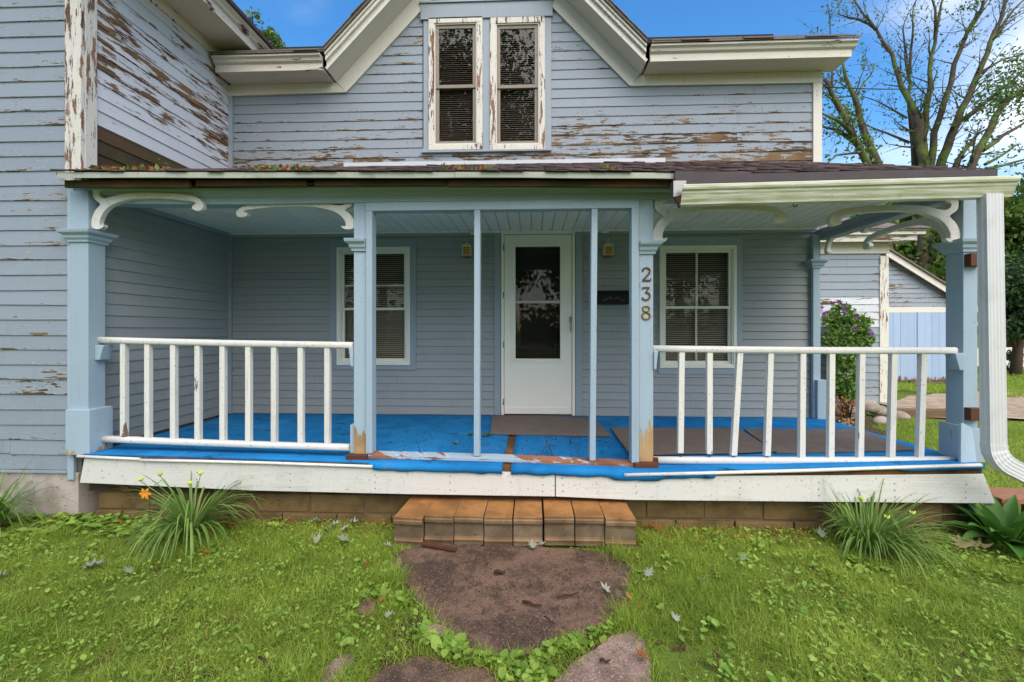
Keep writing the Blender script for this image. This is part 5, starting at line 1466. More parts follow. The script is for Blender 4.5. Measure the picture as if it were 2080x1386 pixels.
# ================================================================== VEGETATION
def in_poly(px, py, poly):
    n = len(poly); r = np.zeros(len(px), dtype=bool); j = n - 1
    for i in range(n):
        xi, yi = poly[i]; xj, yj = poly[j]
        if yi != yj:
            c = ((yi > py) != (yj > py)) & (px < (xj - xi) * (py - yi) / (yj - yi) + xi); r ^= c
        j = i
    return r
def vnoise(x, y, f, seed):
    """cheap smooth value noise on arrays"""
    x = x * f + seed * 17.3; y = y * f + seed * 5.1
    xi, yi = np.floor(x).astype(np.int64), np.floor(y).astype(np.int64); fx, fy = x - xi, y - yi
    fx = fx * fx * (3 - 2 * fx); fy = fy * fy * (3 - 2 * fy)
    h = lambda a, b: ((np.sin(a * 127.1 + b * 311.7 + seed) * 43758.5453) % 1.0)
    return (h(xi, yi) * (1 - fx) + h(xi + 1, yi) * fx) * (1 - fy) + (h(xi, yi + 1) * (1 - fx) + h(xi + 1, yi + 1) * fx) * fy
def blades(name, px, py, pz, length, width, lean, mat, tint=None, kind='stuff', parent=None, seg=2, droop=.6):
    n = len(px); yaw = rng.uniform(0, 2 * np.pi, n); ln = lean * rng.uniform(.3, 1.4, n); L = length; W = width
    dx, dy = np.cos(yaw), np.sin(yaw); sx, sy = -dy, dx
    tw = rng.uniform(-.9, .9, n); sx, sy = sx * np.cos(tw) - sy * np.sin(tw), sx * np.sin(tw) + sy * np.cos(tw)
    V = np.zeros((n, 2 * seg + 1, 3), dtype=np.float32)
    for k in range(seg + 1):
        t = k / seg
        ang = ln * (.35 + droop * t * 1.5)
        r = L * t * np.sin(np.minimum(ang, 2.2)); h = L * t * np.cos(np.minimum(ang, 2.2) * .85)
        cx, cy, cz = px + dx * r, py + dy * r, pz + np.maximum(h, .004)
        w = W * (1 - t ** 1.6) * .5
        if k < seg:
            V[:, 2 * k] = np.stack([cx - sx * w, cy - sy * w, cz], 1); V[:, 2 * k + 1] = np.stack([cx + sx * w, cy + sy * w, cz], 1)
        else: V[:, 2 * k] = np.stack([cx, cy, cz], 1)
    b = (np.arange(n) * (2 * seg + 1))[:, None]
    quads = np.concatenate([b + np.array([2 * k, 2 * k + 1, 2 * k + 3, 2 * k + 2]) for k in range(seg - 1)]) if seg > 1 else np.zeros((0, 4), int)
    tris = b + np.array([2 * seg - 2, 2 * seg - 1, 2 * seg])
    t = rng.uniform(0, 1, n) if tint is None else tint
    return np_mesh(name, V.reshape(-1, 3), [quads, tris] if seg > 1 else [tris], mat, {'tint': np.repeat(t, 2 * seg + 1)}, kind=kind, parent=parent)
def leaf_cloud(name, c, size, mat, parent=None, kind=None, up=0.0, aspect=.55, tint=None, org=(0, 0, 0)):
    """c: (n,3) leaf centres; each leaf a folded diamond of four points"""
    n = len(c); a = rng.normal(size=(n, 3)); a[:, 2] -= up; a /= np.linalg.norm(a, axis=1)[:, None]
    b = np.cross(a, rng.normal(size=(n, 3))); b /= np.linalg.norm(b, axis=1)[:, None]
    s = (size * rng.uniform(.6, 1.3, n))[:, None]
    nn = np.cross(a, b)
    V = np.stack([c - a * s * .5, c + b * s * aspect * .5 + nn * s * .06, c + a * s * .5, c - b * s * aspect * .5 + nn * s * .06], 1).reshape(-1, 3)
    k = (np.arange(n) * 4)[:, None]
    F = np.concatenate([k + np.array([0, 1, 2]), k + np.array([0, 2, 3])])
    t = rng.uniform(0, 1, n) if tint is None else tint
    return np_mesh(name, V, [F], mat, {'tint': np.repeat(t, 4)}, parent=parent, kind=kind, org=org)

# ---- lawn
def lawn_points(n, x0, x1, y0, y1):
    px = rng.uniform(x0, x1, n); py = rng.uniform(y0, y1, n)
    keep = np.abs(px - (-.043 * py)) < 1.24 * py + .95
    return px[keep], py[keep]
def keep_off(px, py, grow=0.0):
    k = np.ones(len(px), dtype=bool)
    for poly in SLAB_XY: k &= ~in_poly(px, py, poly)
    k &= ~((px > X_(799, 3.1) - .03) & (px < X_(1293, 3.1) + .03) & (py > 3.06) & (py < 3.5))        # step blocks
    k &= ~((px > -3.42) & (px < 3.2) & (py > YB - .02 + grow)); k &= ~((px <= -3.42) & (py > YWF - .02))
    return k
n = 400000
px, py = lawn_points(n, -5.6, 6.0, 1.35, 3.6)
dens = vnoise(px, py, 2.3, 1) * .55 + vnoise(px, py, 7.0, 2) * .45
bare = ((px > 1.9) & (px < 3.6) & (py > 2.35) & (py < 2.85) & (vnoise(px, py, 3.2, 9) > .50))
near_wall = py > 3.22
k = keep_off(px, py) & (rng.uniform(0, 1, len(px)) < np.clip((dens - .14) * 3.0, .10, 1)) & ~(bare & (rng.uniform(0, 1, len(px)) < .85)) & ~(near_wall & (rng.uniform(0, 1, len(px)) < .45))
px, py = px[k], py[k]
hh = (.030 + .055 * vnoise(px, py, 3.1, 4) * vnoise(px, py, 11, 5) * 2) * rng.uniform(.6, 1.35, len(px))
tint = np.clip(vnoise(px, py, 1.6, 6) * .55 + rng.uniform(-.1, .55, len(px)), 0, 1)
blades('lawn_grass', px, py, np.full(len(px), -.004), hh, rng.uniform(.0018, .0042, len(px)), 1.15, MAT['grass'], tint)
kk = rng.choice(len(px), 16000); blades('dry_thatch', px[kk] + rng.normal(0, .01, len(kk)), py[kk] + rng.normal(0, .01, len(kk)), np.full(len(kk), .004), rng.uniform(.02, .06, len(kk)), rng.uniform(.0012, .0022, len(kk)), 1.7, MAT['thatch'])
# grass beyond the porch, thinner with distance
qx = rng.uniform(3.3, 13, 120000); qy = rng.uniform(3.4, 8.4, 120000)
k = (qx < 1.25 * qy + .4) & ~((qx < XR1 + .1) & (qy > YR - .05)) & ~((qx > 6.4) & (qy > 7.55)) & ~((qx < 4.65) & (qy > 3.4) & (qy < 4.1)) & ~((qx < 3.2 + (qy - 4.2) * .62) & (qy > 4.9))
qx, qy = qx[k], qy[k]
blades('side_lawn_grass', qx, qy, np.zeros(len(qx)), rng.uniform(.03, .075, len(qx)), rng.uniform(.004, .008, len(qx)), .7, MAT['grass'], np.clip(vnoise(qx, qy, 1.2, 3) * .6 + rng.uniform(0, .5, len(qx)), 0, 1), seg=1)
qx = rng.uniform(6.0, 24, 90000); qy = np.concatenate([rng.uniform(10.3, 12.9, 45000), rng.uniform(10.8, 19, 45000)])
k = (qx < 1.3 * qy) & ~((qx > 5) & (qx < 12.1) & (qy > 12.9)) & ((qy > 11.4) | (vnoise(qx, qy, .9, 8) > .45))
qx, qy = qx[k], qy[k]
blades('yard_grass', qx, qy, np.full(len(qx), .02), rng.uniform(.05, .11, len(qx)), rng.uniform(.012, .022, len(qx)), .7, MAT['grass'], seg=1)
# grass creeping over the slab edges
ex, ey = [], []
for poly in SLAB_XY:
    for a, b in zip(poly, poly[1:] + poly[:1]):
        a, b = Vector(a), Vector(b)
        for _ in range(int((b - a).length * 420)):
            p = a.lerp(b, random.random()); f = noise.noise(Vector((p.x * 5, p.y * 5, 2)))
            if f > -.15 and p.y < 3.0: ex.append(p.x + random.gauss(0, .012 + .012 * max(0, f))); ey.append(p.y + random.gauss(0, .012 + .012 * max(0, f)))
ex, ey = np.array(ex), np.array(ey)
blades('slab_edge_grass', ex, ey, np.full(len(ex), .004), rng.uniform(.025, .085, len(ex)), rng.uniform(.002, .0042, len(ex)), 1.0, MAT['grass'])
# broad-leaved weeds and clover in the lawn
def weeds(name, cx, cy, per, spread, size, mat):
    C = []
    for x, y in zip(cx, cy):
        m_ = rng.integers(per[0], per[1]); r = spread * np.sqrt(rng.uniform(0, 1, m_)); a = rng.uniform(0, 6.28, m_)
        C.append(np.stack([x + r * np.cos(a), y + r * np.sin(a), rng.uniform(.016, .045, m_)], 1))
    C = np.concatenate(C); C = C[keep_off(C[:, 0], C[:, 1])]
    n = len(C); yaw = rng.uniform(0, 6.28, n); pit = rng.uniform(-.1, .75, n)
    a = np.stack([np.cos(yaw) * np.cos(pit), np.sin(yaw) * np.cos(pit), np.sin(pit)], 1); b = np.stack([-np.sin(yaw), np.cos(yaw), rng.uniform(-.35, .35, n)], 1)
    s = (size * rng.uniform(.35, 1.35, n) * np.where(rng.uniform(0, 1, n) < .15, 1.5, 1))[:, None]; up = np.array([0, 0, 1.0])
    pts = [C - a * s * .5, C - a * s * .15 + b * s * .34 + up * s * .05, C + a * s * .25 + b * s * .27 + up * s * .04, C + a * s * .55 - up * s * .05, C + a * s * .25 - b * s * .27 + up * s * .04, C - a * s * .15 - b * s * .34 + up * s * .05]
    V = np.stack(pts, 1).reshape(-1, 3); k = (np.arange(n) * 6)[:, None]
    F = np.concatenate([k + np.array([0, 1, 2, 3]), k + np.array([0, 3, 4, 5])])
    np_mesh(name, V, [F], mat, {'tint': np.repeat(rng.uniform(0, 1, n), 6)}, kind='stuff')
wx, wy = lawn_points(5200, -5, 5, 1.6, 3.5); kk = vnoise(wx, wy, 1.5, 12) > .42; weeds('lawn_weeds', wx[kk], wy[kk], (3, 7), .05, .020, MAT['weed'])
wx, wy = lawn_points(560, -5, 5, 1.6, 3.4); kk = vnoise(wx, wy, 1.1, 22) > .45; weeds('broad_leaf_weeds', wx[kk], wy[kk], (3, 6), .06, .040, MAT['weed'])
wx = rng.uniform(-4.6, -2.6, 90); wy = rng.uniform(3.12, 3.42, 90); weeds('wall_foot_weeds', wx, wy, (5, 10), .07, .055, MAT['weed'])
# weeds in the joints of the path
jx = []; jy = []
for u, v in [(880, 1290), (900, 1310), (930, 1320), (950, 1335), (985, 1345), (1010, 1350), (1030, 1345), (1060, 1345), (1090, 1340), (1120, 1325), (1160, 1310), (1200, 1295), (1240, 1270), (1060, 1375), (1080, 1390), (1040, 1380), (860, 1300), (1250, 1265), (870, 1310), (920, 1330), (1100, 1360), (1150, 1320), (780, 1180), (790, 1210), (800, 1230)]:
    g = G(u, v); jx.append(g.x); jy.append(g.y)
jx, jy = np.array(jx), np.array(jy)
weeds('path_joint_weeds', np.repeat(jx, 2) + rng.normal(0, .03, 50), np.repeat(jy, 2) + rng.normal(0, .02, 50), (8, 14), .06, .045, MAT['weed'])
gx = np.repeat(jx, 60) + rng.normal(0, .035, 1500); gy = np.repeat(jy, 60) + rng.normal(0, .025, 1500); k = keep_off(gx, gy); gx, gy = gx[k], gy[k]
blades('path_joint_grass', gx, gy, np.zeros(len(gx)), rng.uniform(.03, .09, len(gx)), rng.uniform(.003, .006, len(gx)), .8, MAT['grass'])
for nm_, uu, vv, cnt, sp in (('edge_tuft', 800, 1190, 500, .05), ('edge_tuft', 1268, 1265, 260, .06), ('edge_tuft', 1250, 1135, 240, .07)):
    g = G(uu, vv); tx = g.x + rng.normal(0, sp, cnt) * .6; ty = g.y + rng.normal(0, sp, cnt)
    o = blades('grass_tuft', tx, ty, np.zeros(cnt), rng.uniform(.06, .15, cnt), rng.uniform(.002, .004, cnt), .75, MAT['grass'], kind='stuff', seg=3)
# wood chips in the bed beside the house
cx, cy = [], []
while len(cx) < 1500:
    x, y = random.uniform(3.25, 6.0), random.uniform(4.9, 7.95)
    if x < 3.35 + (y - 4.6) * .62: cx.append(x); cy.append(y)
bed = [(3.2, 4.6), (3.55, 4.7), (5.6, 7.7), (5.5, 7.97), (3.2, 7.97)]
blob_sheet('mulch_bed', bed, .03, MAT['soil'])
leaf_cloud('wood_chips', np.stack([cx, cy, rng.uniform(.035, .06, 1500)], 1), .075, MAT['chip'], kind='stuff')

# ---- daylilies, hosta
def strap_plant(name, base, n, L, label, cat, group, spread=.05, mat='lily', width=.013, lean=(.15, 1.15), skew=(0, 0), flowers=()):
    root = thing(name, base, label, cat, group)
    V, F, T = [], [], []; segs = 8
    for i in range(n):
        yaw = random.uniform(0, 6.283); l = L * random.uniform(.55, 1.12); le = random.uniform(*lean); w = width * random.uniform(.6, 1.15); t0 = random.random()
        if i % 11 == 0: le *= 1.5; l *= .8
        r0 = spread * math.sqrt(random.random()); bx, by = base[0] + r0 * math.cos(yaw), base[1] + r0 * math.sin(yaw)
        dx, dy = math.cos(yaw) + skew[0], math.sin(yaw) + skew[1]
        p = Vector((bx, by, base[2])); b0 = len(V); ang = .06 + le * .22
        kink = random.randint(4, 6) if random.random() < .22 else -1
        for s in range(segs + 1):
            if s == kink: ang += random.uniform(.7, 1.3)
            t = s / segs; ww = w * (min(1, .55 + t * 2) if t < .3 else 1) * (1 - max(0, (t - .45) / .55) ** 1.5) + .0006
            side = Vector((-dy, dx, 0)).normalized() * ww / 2
            V += [tuple(p - side), tuple(p + side)]
            T += [t0, t0]
            ang = min(2.5, ang + le * .30 * (.5 + t))
            p = p + Vector((dx * math.sin(ang), dy * math.sin(ang), math.cos(ang))) * l / segs
            if p.z < base[2] + .012: p.z = base[2] + .012
        for s in range(segs): F.append((b0 + 2 * s, b0 + 2 * s + 1, b0 + 2 * s + 3, b0 + 2 * s + 2))
    np_mesh('foliage', V, [np.array(F)], MAT[mat], {'tint': T}, smooth=True, parent=root, org=base)
    m = MB()                                              # withered leaves lying round the foot
    for _ in range(16):
        a = random.uniform(0, 6.283); d = Vector((math.cos(a), math.sin(a), 0)); l = random.uniform(.12, .28); sd = Vector((-d.y, d.x, 0)) * .006; b = Vector(base) + d * .03
        q = [b + Vector((0, 0, .06)), b + d * l * .45 + Vector((random.gauss(0, .02), 0, .075)), b + d * l + Vector((random.gauss(0, .03), 0, .015))]
        m.add([q[0] - sd, q[0] + sd, q[1] + sd, q[1] - sd, q[2]], [(0, 1, 2, 3), (3, 2, 4)])
    m.build('withered_leaves', MAT['thatch'], root)
    for k_, (dx, dz, what) in enumerate(flowers):
        tip = Vector((base[0] + dx, base[1] - .08, base[2] + dz))
        m = MB(); m.tube([Vector(base), Vector((base[0] + dx * .35, base[1] - .03, base[2] + dz * .6)), tip], [.004, .0035, .0025], 6); st = m.build('stalk', MAT['lily_stalk'], root)
        if what == 'bud':
            m = MB()
            for q in range(3): a = q * 2.1; m.tube([tip, tip + Vector((.010 * math.cos(a), .008 * math.sin(a), .012)), tip + Vector((.018 * math.cos(a), .012 * math.sin(a), .028))], [.003, .008, .003], 6)
            m.build('bud', MAT['bud'], st)
        else:
            for q in range(6):
                a = q * 1.047; d = Vector((math.cos(a), -.5, math.sin(a) * .9)); s_ = d.cross(Vector((0, 1, 0))).normalized() * .012
                m = MB(); e0 = tip; e1 = tip + d * .028; e2 = tip + d * .05 + Vector((0, .02, -.004))
                m.add([e0 - s_ * .3, e0 + s_ * .3, e1 + s_, e1 - s_, e2], [(0, 1, 2, 3), (3, 2, 4)], True); m.build('petal', MAT['petal_o'], st)
    return root
g = G(388, 1092)
strap_plant('daylily', (g.x, g.y, 0), 170, .66, 'daylily clump with one orange flower in front of the left porch foundation', 'plant', 'daylily clumps along the porch', 0.05, lean=(.35, 1.5), flowers=((-.26, .34, 'flower'), (-.30, .42, 'bud'), (-.16, .46, 'bud'), (.05, .40, 'bud'), (.13, .47, 'bud')))
g = G(1770, 1118)
strap_plant('daylily', (g.x, g.y, 0), 330, .50, 'dense daylily clump leaning to the right in front of the right porch foundation', 'plant', 'daylily clumps along the porch', .13, width=.010, lean=(.25, 1.3), skew=(.30, .0), flowers=((.20, .27, 'bud'), (.04, .24, 'bud'), (-.12, .36, 'bud')))
g = G(-22, 1085)
strap_plant('daylily', (g.x, g.y, 0), 150, .55, 'daylily clump cut off by the left edge of the picture', 'plant', 'daylily clumps along the porch', .06, lean=(.2, 1.1))
g = G(2040, 1112)
hos = thing('hosta', (g.x, g.y, 0), 'dark green broad-leaved hosta at the right end of the porch foundation', 'plant')
for i in range(46):
    yaw = random.uniform(0, 6.283); tl = .15 + .85 * (i / 46); l = .35 * random.uniform(.75, 1.15); w = .085 * random.uniform(.8, 1.15)
    dx, dy = math.cos(yaw), math.sin(yaw); ang = .05 + tl * .55; p = Vector((g.x + .05 * dx, g.y + .05 * dy, .0)); V = []; T = []; t0 = random.random(); F = []
    segs = 7; side = Vector((-dy, dx, 0))
    for s in range(segs + 1):
        t = s / segs; ww = w * (.12 if t < .2 else math.sin(math.pi * ((t - .14) / .86) ** .8) * 1.0) + .003
        up = Vector((-dx * math.cos(ang), -dy * math.cos(ang), math.sin(ang)))
        V += [tuple(p - side * ww / 2 + up * ww * .22), tuple(p), tuple(p + side * ww / 2 + up * ww * .22)]; T += [t0] * 3
        ang += .07 + .13 * tl
        p = p + Vector((dx * math.sin(ang), dy * math.sin(ang), math.cos(ang))) * l / segs
    for s in range(segs): F += [(3 * s, 3 * s + 1, 3 * s + 4, 3 * s + 3), (3 * s + 1, 3 * s + 2, 3 * s + 5, 3 * s + 4)]
    np_mesh('leaf', V, [np.array(F)], MAT['hosta'], {'tint': T}, smooth=True, parent=hos, org=(g.x, g.y, 0))

# ---- clematis on the rear wall
cl = thing('climbing_clematis', (X_(1715, YR - .35), YR - .35, 0), 'bushy climbing clematis with purple flowers on the wall beyond the porch', 'climber')
C = []
for u, v, r, cnt in ((1710, 640, .20, 420), (1690, 650, .16, 240), (1725, 680, .28, 700), (1745, 660, .20, 320), (1755, 690, .16, 200), (1710, 720, .26, 600), (1715, 760, .24, 520), (1718, 795, .18, 380), (1690, 690, .16, 160), (1700, 780, .16, 200)):
    c = P(u, v, YR - .30); d = rng.normal(size=(cnt, 3)); d /= np.linalg.norm(d, axis=1)[:, None]
    C.append(np.array(c) + d * (rng.uniform(.35, 1.05, cnt) ** .6)[:, None] * r * np.array([1, .75, 1]))
C = np.concatenate(C)
leaf_cloud('foliage', C, .075, MAT['vine'], parent=cl, org=(cl.location.x, cl.location.y, 0), up=.5)
m = MB()
for k in range(9):
    x = cl.location.x + random.uniform(-.12, .12); m.tube([(x, YR - .3, 0), (x + random.uniform(-.1, .1), YR - .32, .35), (x + random.uniform(-.15, .15), YR - .28, .8)], [.008, .007, .004], 5)
m.build('stem', MAT['twig'], cl)
C2 = np.stack([cl.location.x + rng.normal(0, .11, 160), YR - .35 + rng.normal(0, .08, 160), rng.uniform(.1, .42, 160)], 1); leaf_cloud('dead_foliage', C2, .06, MAT['brown_leaf'], parent=cl, org=(cl.location.x, cl.location.y, 0))
for u, v in ((1668, 625), (1703, 613), (1712, 622), (1679, 636), (1672, 640), (1740, 644), (1766, 672), (1735, 668), (1690, 618), (1716, 631), (1770, 680)):
    c = P(u, v, YR - .55); m = MB(); ro = random.random() * 3
    for q in range(5):
        a = q * 1.257 + ro; d = Vector((math.cos(a), -.35, math.sin(a))); s_ = Vector((-math.sin(a), 0, math.cos(a))) * .022
        m.add([c, c + d * .022 + s_ * .6, c + d * .045, c + d * .022 - s_ * .6], [(0, 1, 2, 3)])
    m.build('flower', MAT['petal_p'], cl)

# ---- trees
def limb_leaves(pts, step, n, r):
    out = []
    for a, b in zip(pts, pts[1:]):
        a, b = Vector(a), Vector(b); k = max(1, int((b - a).length / step))
        for i in range(k):
            p = a.lerp(b, i / k)
            for _ in range(n): out.append((p.x + random.gauss(0, r), p.y + random.gauss(0, r), p.z + random.gauss(0, r)))
    return out
def tree_from_limbs(label, Y, limbs, leaf, density=1.0, leaf_size=.16, bark='bark', twigs=7, group='trees right of the house', clumps=(), seed=0, base_uv=None, twig_len=1.5):
    """limbs: (list of (u, v, depth offset), base radius, tip radius, leafiness)"""
    random.seed(100 + seed)
    bu = limbs[0][0][0]
    base = P(bu[0], 671, Y); root = thing('tree', (base.x, Y, 0), label, 'tree', group)
    m = MB(); LV = []
    for pts, r0, r1, lf in limbs:
        q = [P(u, v, Y + d) for u, v, d in pts]
        if q[0].z < 1.5: q[0].z = -.1
        # subdivide with a little wander
        fine = []
        for i in range(len(q) - 1):
            k = max(2, int((q[i + 1] - q[i]).length / .5))
            for j in range(k):
                p = q[i].lerp(q[i + 1], j / k); s_ = .05
                fine.append(p + Vector((noise.noise(p * 1.1), noise.noise(p * 1.1 + Vector((9, 0, 0))), 0)) * s_ * 2)
        fine.append(q[-1]); N = len(fine)
        m.tube(fine, [r0 + (r1 - r0) * (i / (N - 1)) ** .8 for i in range(N)], 8)
        if lf: LV += limb_leaves(fine, .16 / lf, int(3 * density) or 1, .16)
        for t in range(int(twigs * len(fine) / 14) + 1):   # side twigs
            i = random.randint(N // 4, N - 1); p = fine[i]; d = (fine[min(i + 1, N - 1)] - fine[max(i - 1, 0)]).normalized()
            dd = (d * .7 + Vector((random.gauss(0, .7), random.gauss(0, .7), random.gauss(.25, .5)))).normalized(); l = random.uniform(.4, 1.0) * twig_len
            rr = max(.008, (r0 + (r1 - r0) * i / N) * .30); e = []
            for s_ in range(5): e.append(p + dd * l * s_ / 4 + Vector((random.gauss(0, .03), random.gauss(0, .03), .05 * s_ * s_ / 4)) * (1 if s_ else 0))
            m.tube(e, [rr * (1 - .8 * s_ / 4) for s_ in range(5)], 5)
            for s2 in range(3):                                   # finest twigs
                q0 = e[random.randint(1, 4)]; d2 = (dd + Vector((random.gauss(0, .8), random.gauss(0, .8), random.gauss(.1, .6)))).normalized() * l * random.uniform(.25, .6)
                m.tube([q0, q0 + d2 * .5 + Vector((random.gauss(0, .03), random.gauss(0, .03), .02)), q0 + d2], [max(.006, rr * .35), max(.005, rr * .25), .004], 4)
            LV += [tuple(e[k] + Vector((random.gauss(0, .10), random.gauss(0, .10), random.gauss(0, .10)))) for k in range(1, 5) for _ in range(int(3 * density) + (1 if random.random() < .5 else 0))]
    for u, v, d, r, cnt in clumps:
        c = P(u, v, Y + d)
        for _ in range(cnt):
            w = Vector((random.gauss(0, 1), random.gauss(0, 1), random.gauss(0, 1))).normalized() * r * random.random() ** .45
            LV.append((c.x + w.x, c.y + w.y, c.z + w.z * .8))
    m.build('trunk', MAT[bark], root)
    if LV: leaf_cloud('crown', np.array(LV), leaf_size, MAT[leaf], parent=root, org=(base.x, Y, 0))
    return root
# leafless old tree: many rising limbs
tree_from_limbs('large nearly bare tree with many upright limbs right of the house', 20, [
    ([(1872, 671, 0), (1872, 420, 0), (1874, 330, 0), (1868, 270, 0), (1864, 235, 0)], .30, .16, .7),
    ([(1874, 330, .05), (1862, 238, .1), (1835, 175, .3), (1812, 110, .6), (1778, 62, .9), (1745, 40, 1.2), (1705, 30, 1.4)], 0.158, 0.024, 0.25),
    ([(1776, 62, .9), (1755, 30, 1.0), (1728, -15, 1.2)], 0.065, 0.024, 0.20),
    ([(1874, 340, -.05), (1880, 250, 0), (1886, 170, -.3), (1896, 90, -.3), (1905, 40, -.5), (1920, -20, -.5)], 0.144, 0.032, 0.30),
    ([(1897, 80, -.3), (1900, 20, -.2), (1892, -20, 0)], 0.065, 0.024, 0.20),
    ([(1880, 400, 0), (1892, 300, 0), (1915, 210, -.5), (1938, 130, -.8), (1965, 70, -1), (1990, 25, -1.2), (2000, -20, -1.4)], 0.173, 0.040, 0.70),
    ([(1960, 80, -1), (1975, 40, -1), (2012, -10, -1)], 0.065, 0.024, 0.30),
    ([(1896, 430, .2), (1908, 345, .2), (1925, 300, 0), (1952, 225, 0), (1985, 155, 0), (2012, 85, 0), (2032, 40, 0), (2045, -20, 0)], 0.216, 0.056, 0.30),
    ([(2012, 85, 0), (2045, 40, .4), (2085, -5, .6)], 0.094, 0.032, 0.20),
    ([(1990, 150, 0), (2040, 120, .3), (2090, 108, .6)], 0.072, 0.024, 0.30),
    ([(1858, 340, .4), (1852, 270, .6), (1846, 200, .8), (1842, 140, .9), (1838, 110, 1)], 0.122, 0.040, 1.60),
    ([(1846, 150, .8), (1853, 80, .9), (1856, 10, 1)], 0.065, 0.024, 0.80),
    ([(1842, 120, 1), (1836, 60, 1.2), (1846, 25, 1.3)], 0.050, 0.016, 0.80),
    ([(1846, 290, .6), (1800, 270, .9), (1752, 250, 1.2)], 0.065, 0.024, 0.50),
    ([(1842, 240, .8), (1800, 215, 1), (1750, 195, 1.2)], 0.050, 0.016, 0.60),
    ([(1935, 260, -.2), (1990, 215, .4), (2040, 190, .8), (2085, 180, 1)], 0.065, 0.024, 0.70),
], 'tree_a', .8, .12, twigs=16, seed=1, clumps=((1850, 230, .5, .7, 60), (1925, 200, -.5, .8, 60), (1845, 140, .8, .5, 40), (1810, 260, .8, .7, 40)))
tree_from_limbs('leaning mossy tree with leafy limbs beside the upper corner of the house', 17, [
    ([(1830, 671, 0), (1790, 400, 0), (1765, 340, 0), (1735, 280, 0), (1715, 235, 0), (1690, 190, 0), (1675, 160, 0)], .26, .06, 1.8),
    ([(1785, 345, .4), (1770, 300, .4), (1748, 240, .5), (1735, 195, .5), (1718, 160, .5), (1712, 122, .5)], .17, .04, 1.6),
    ([(1730, 270, 0), (1700, 245, -.4), (1668, 230, -.6)], .09, .03, 1.2),
    ([(1745, 300, 0), (1700, 265, .3), (1660, 255, .4)], .08, .03, .9),
    ([(1725, 245, 0), (1700, 200, .2), (1664, 165, .4)], .08, .03, 1.0),
    ([(1690, 190, 0), (1688, 120, .2), (1686, 60, .3), (1684, 15, .3)], .04, .01, .25),
    ([(1738, 200, .5), (1752, 170, .6), (1775, 138, .8)], .05, .02, .3),
    ([(1750, 310, 0), (1700, 315, -.3), (1662, 345, -.5)], .05, .02, .5),
], 'tree_a', 1.6, .13, twigs=8, seed=2, clumps=((1740, 300, 0, .7, 90), (1700, 255, 0, .6, 60)))
tree_from_limbs('mossy tree with leaf clusters behind the end of the gutter', 18, [
    ([(1965, 671, 0), (1965, 420, 0), (1975, 340, 0), (1998, 285, 0), (2025, 235, 0), (2050, 200, 0), (2085, 180, 0)], .28, .08, 1.5),
    ([(1940, 345, .3), (1955, 310, .3), (1985, 275, .4), (2005, 262, .5)], .12, .03, .9),
    ([(1998, 305, 0), (2040, 275, .3), (2088, 245, .5)], .10, .04, .5),
    ([(2000, 345, 0), (2040, 335, .3), (2090, 322, .5)], .07, .03, .6),
    ([(2000, 335, 0), (2045, 310, .3), (2070, 292, .5)], .06, .02, .6),
    ([(1960, 240, .5), (2010, 200, .5), (2060, 160, .5), (2090, 130, .5)], .09, .03, .9),
], 'tree_a', 1.1, .15, twigs=6, seed=3, clumps=((2020, 215, 0, .9, 240), (2060, 170, 0, 1.0, 280), (2072, 125, .3, .8, 200), (2030, 190, .3, .8, 180), (2075, 205, .3, .7, 120), (1978, 2, .0, .4, 60)))
def bushy(label, Y, u, trunk_r, clumps, leaf, size, group='leafy trees beyond the house', bark='bark_b', seed=0, lo=None):
    random.seed(200 + seed)
    base = P(u, 671, Y); root = thing('tree', (base.x, Y, 0), label, 'tree', group)
    zmax = max(P(a, b, Y).z for a, b, *_ in clumps)
    m = MB(); m.tube([(base.x, Y, -.1), (base.x + .1, Y, zmax * .35), (base.x - .05, Y, zmax * .75)], [trunk_r, trunk_r * .75, trunk_r * .3], 8)
    C = []
    for cu, cv, d, r, cnt in clumps:
        c = P(cu, cv, Y + d)
        m.tube([(base.x, Y, zmax * .3), ((base.x + c.x) / 2, Y + d / 2, (zmax * .3 + c.z) / 2 + .2), tuple(c)], [trunk_r * .4, trunk_r * .25, .02], 6)
        k = max(6, cnt // 60)                                    # sub-clumps give light and dark masses
        for s_ in range(k):
            w = Vector((random.gauss(0, 1), random.gauss(0, 1), random.gauss(0, 1))).normalized() * r * random.uniform(.45, 1.0)
            q = c + Vector((w.x, w.y, w.z * .75)); rr = r * random.uniform(.22, .42)
            e = rng.normal(size=(cnt // k, 3)) * np.array([rr * .62, rr * .62, rr * .38]); C.append(e + np.array(q))
    m.build('trunk', MAT[bark], root)
    C = np.concatenate(C); C = C[C[:, 2] > (.4 if lo is None else lo)]
    leaf_cloud('crown', C, size, MAT[leaf], parent=root, org=(base.x, Y, 0), up=.6)
    return root
bushy('broad green tree rising behind the garage roof', 22, 1840, .3, [(1770, 500, 0, 1.9, 3200), (1830, 480, 0, 2.2, 4200), (1890, 500, 0, 2.2, 4200), (1860, 560, -1, 2.0, 3600), (1920, 570, 0, 2.0, 3000), (1800, 450, 1, 1.6, 1800), (1900, 440, .5, 1.6, 2000)], 'tree_b', .24, seed=1)
bushy('light green tree behind the downspout on the right', 20, 2060, .28, [(2040, 440, 0, 1.7, 2600), (2075, 420, 0, 1.6, 2200), (2065, 500, 0, 1.8, 3000), (2110, 470, 0, 1.8, 2400), (2000, 470, 1, 1.3, 1400)], 'tree_b', .22, seed=2)
bushy('dark drooping evergreen in front of the white fence', 15.5, 2062, .16, [(2050, 590, 0, 1.0, 2600), (2085, 570, 0, 1.1, 2600), (2060, 640, 0, 1.0, 2400), (2090, 660, 0, 1.0, 2200), (2030, 660, 0, .7, 1300), (2110, 610, 0, 1.1, 1800), (2020, 610, .2, .6, 900)], 'tree_c', .14, seed=3, lo=1.2)
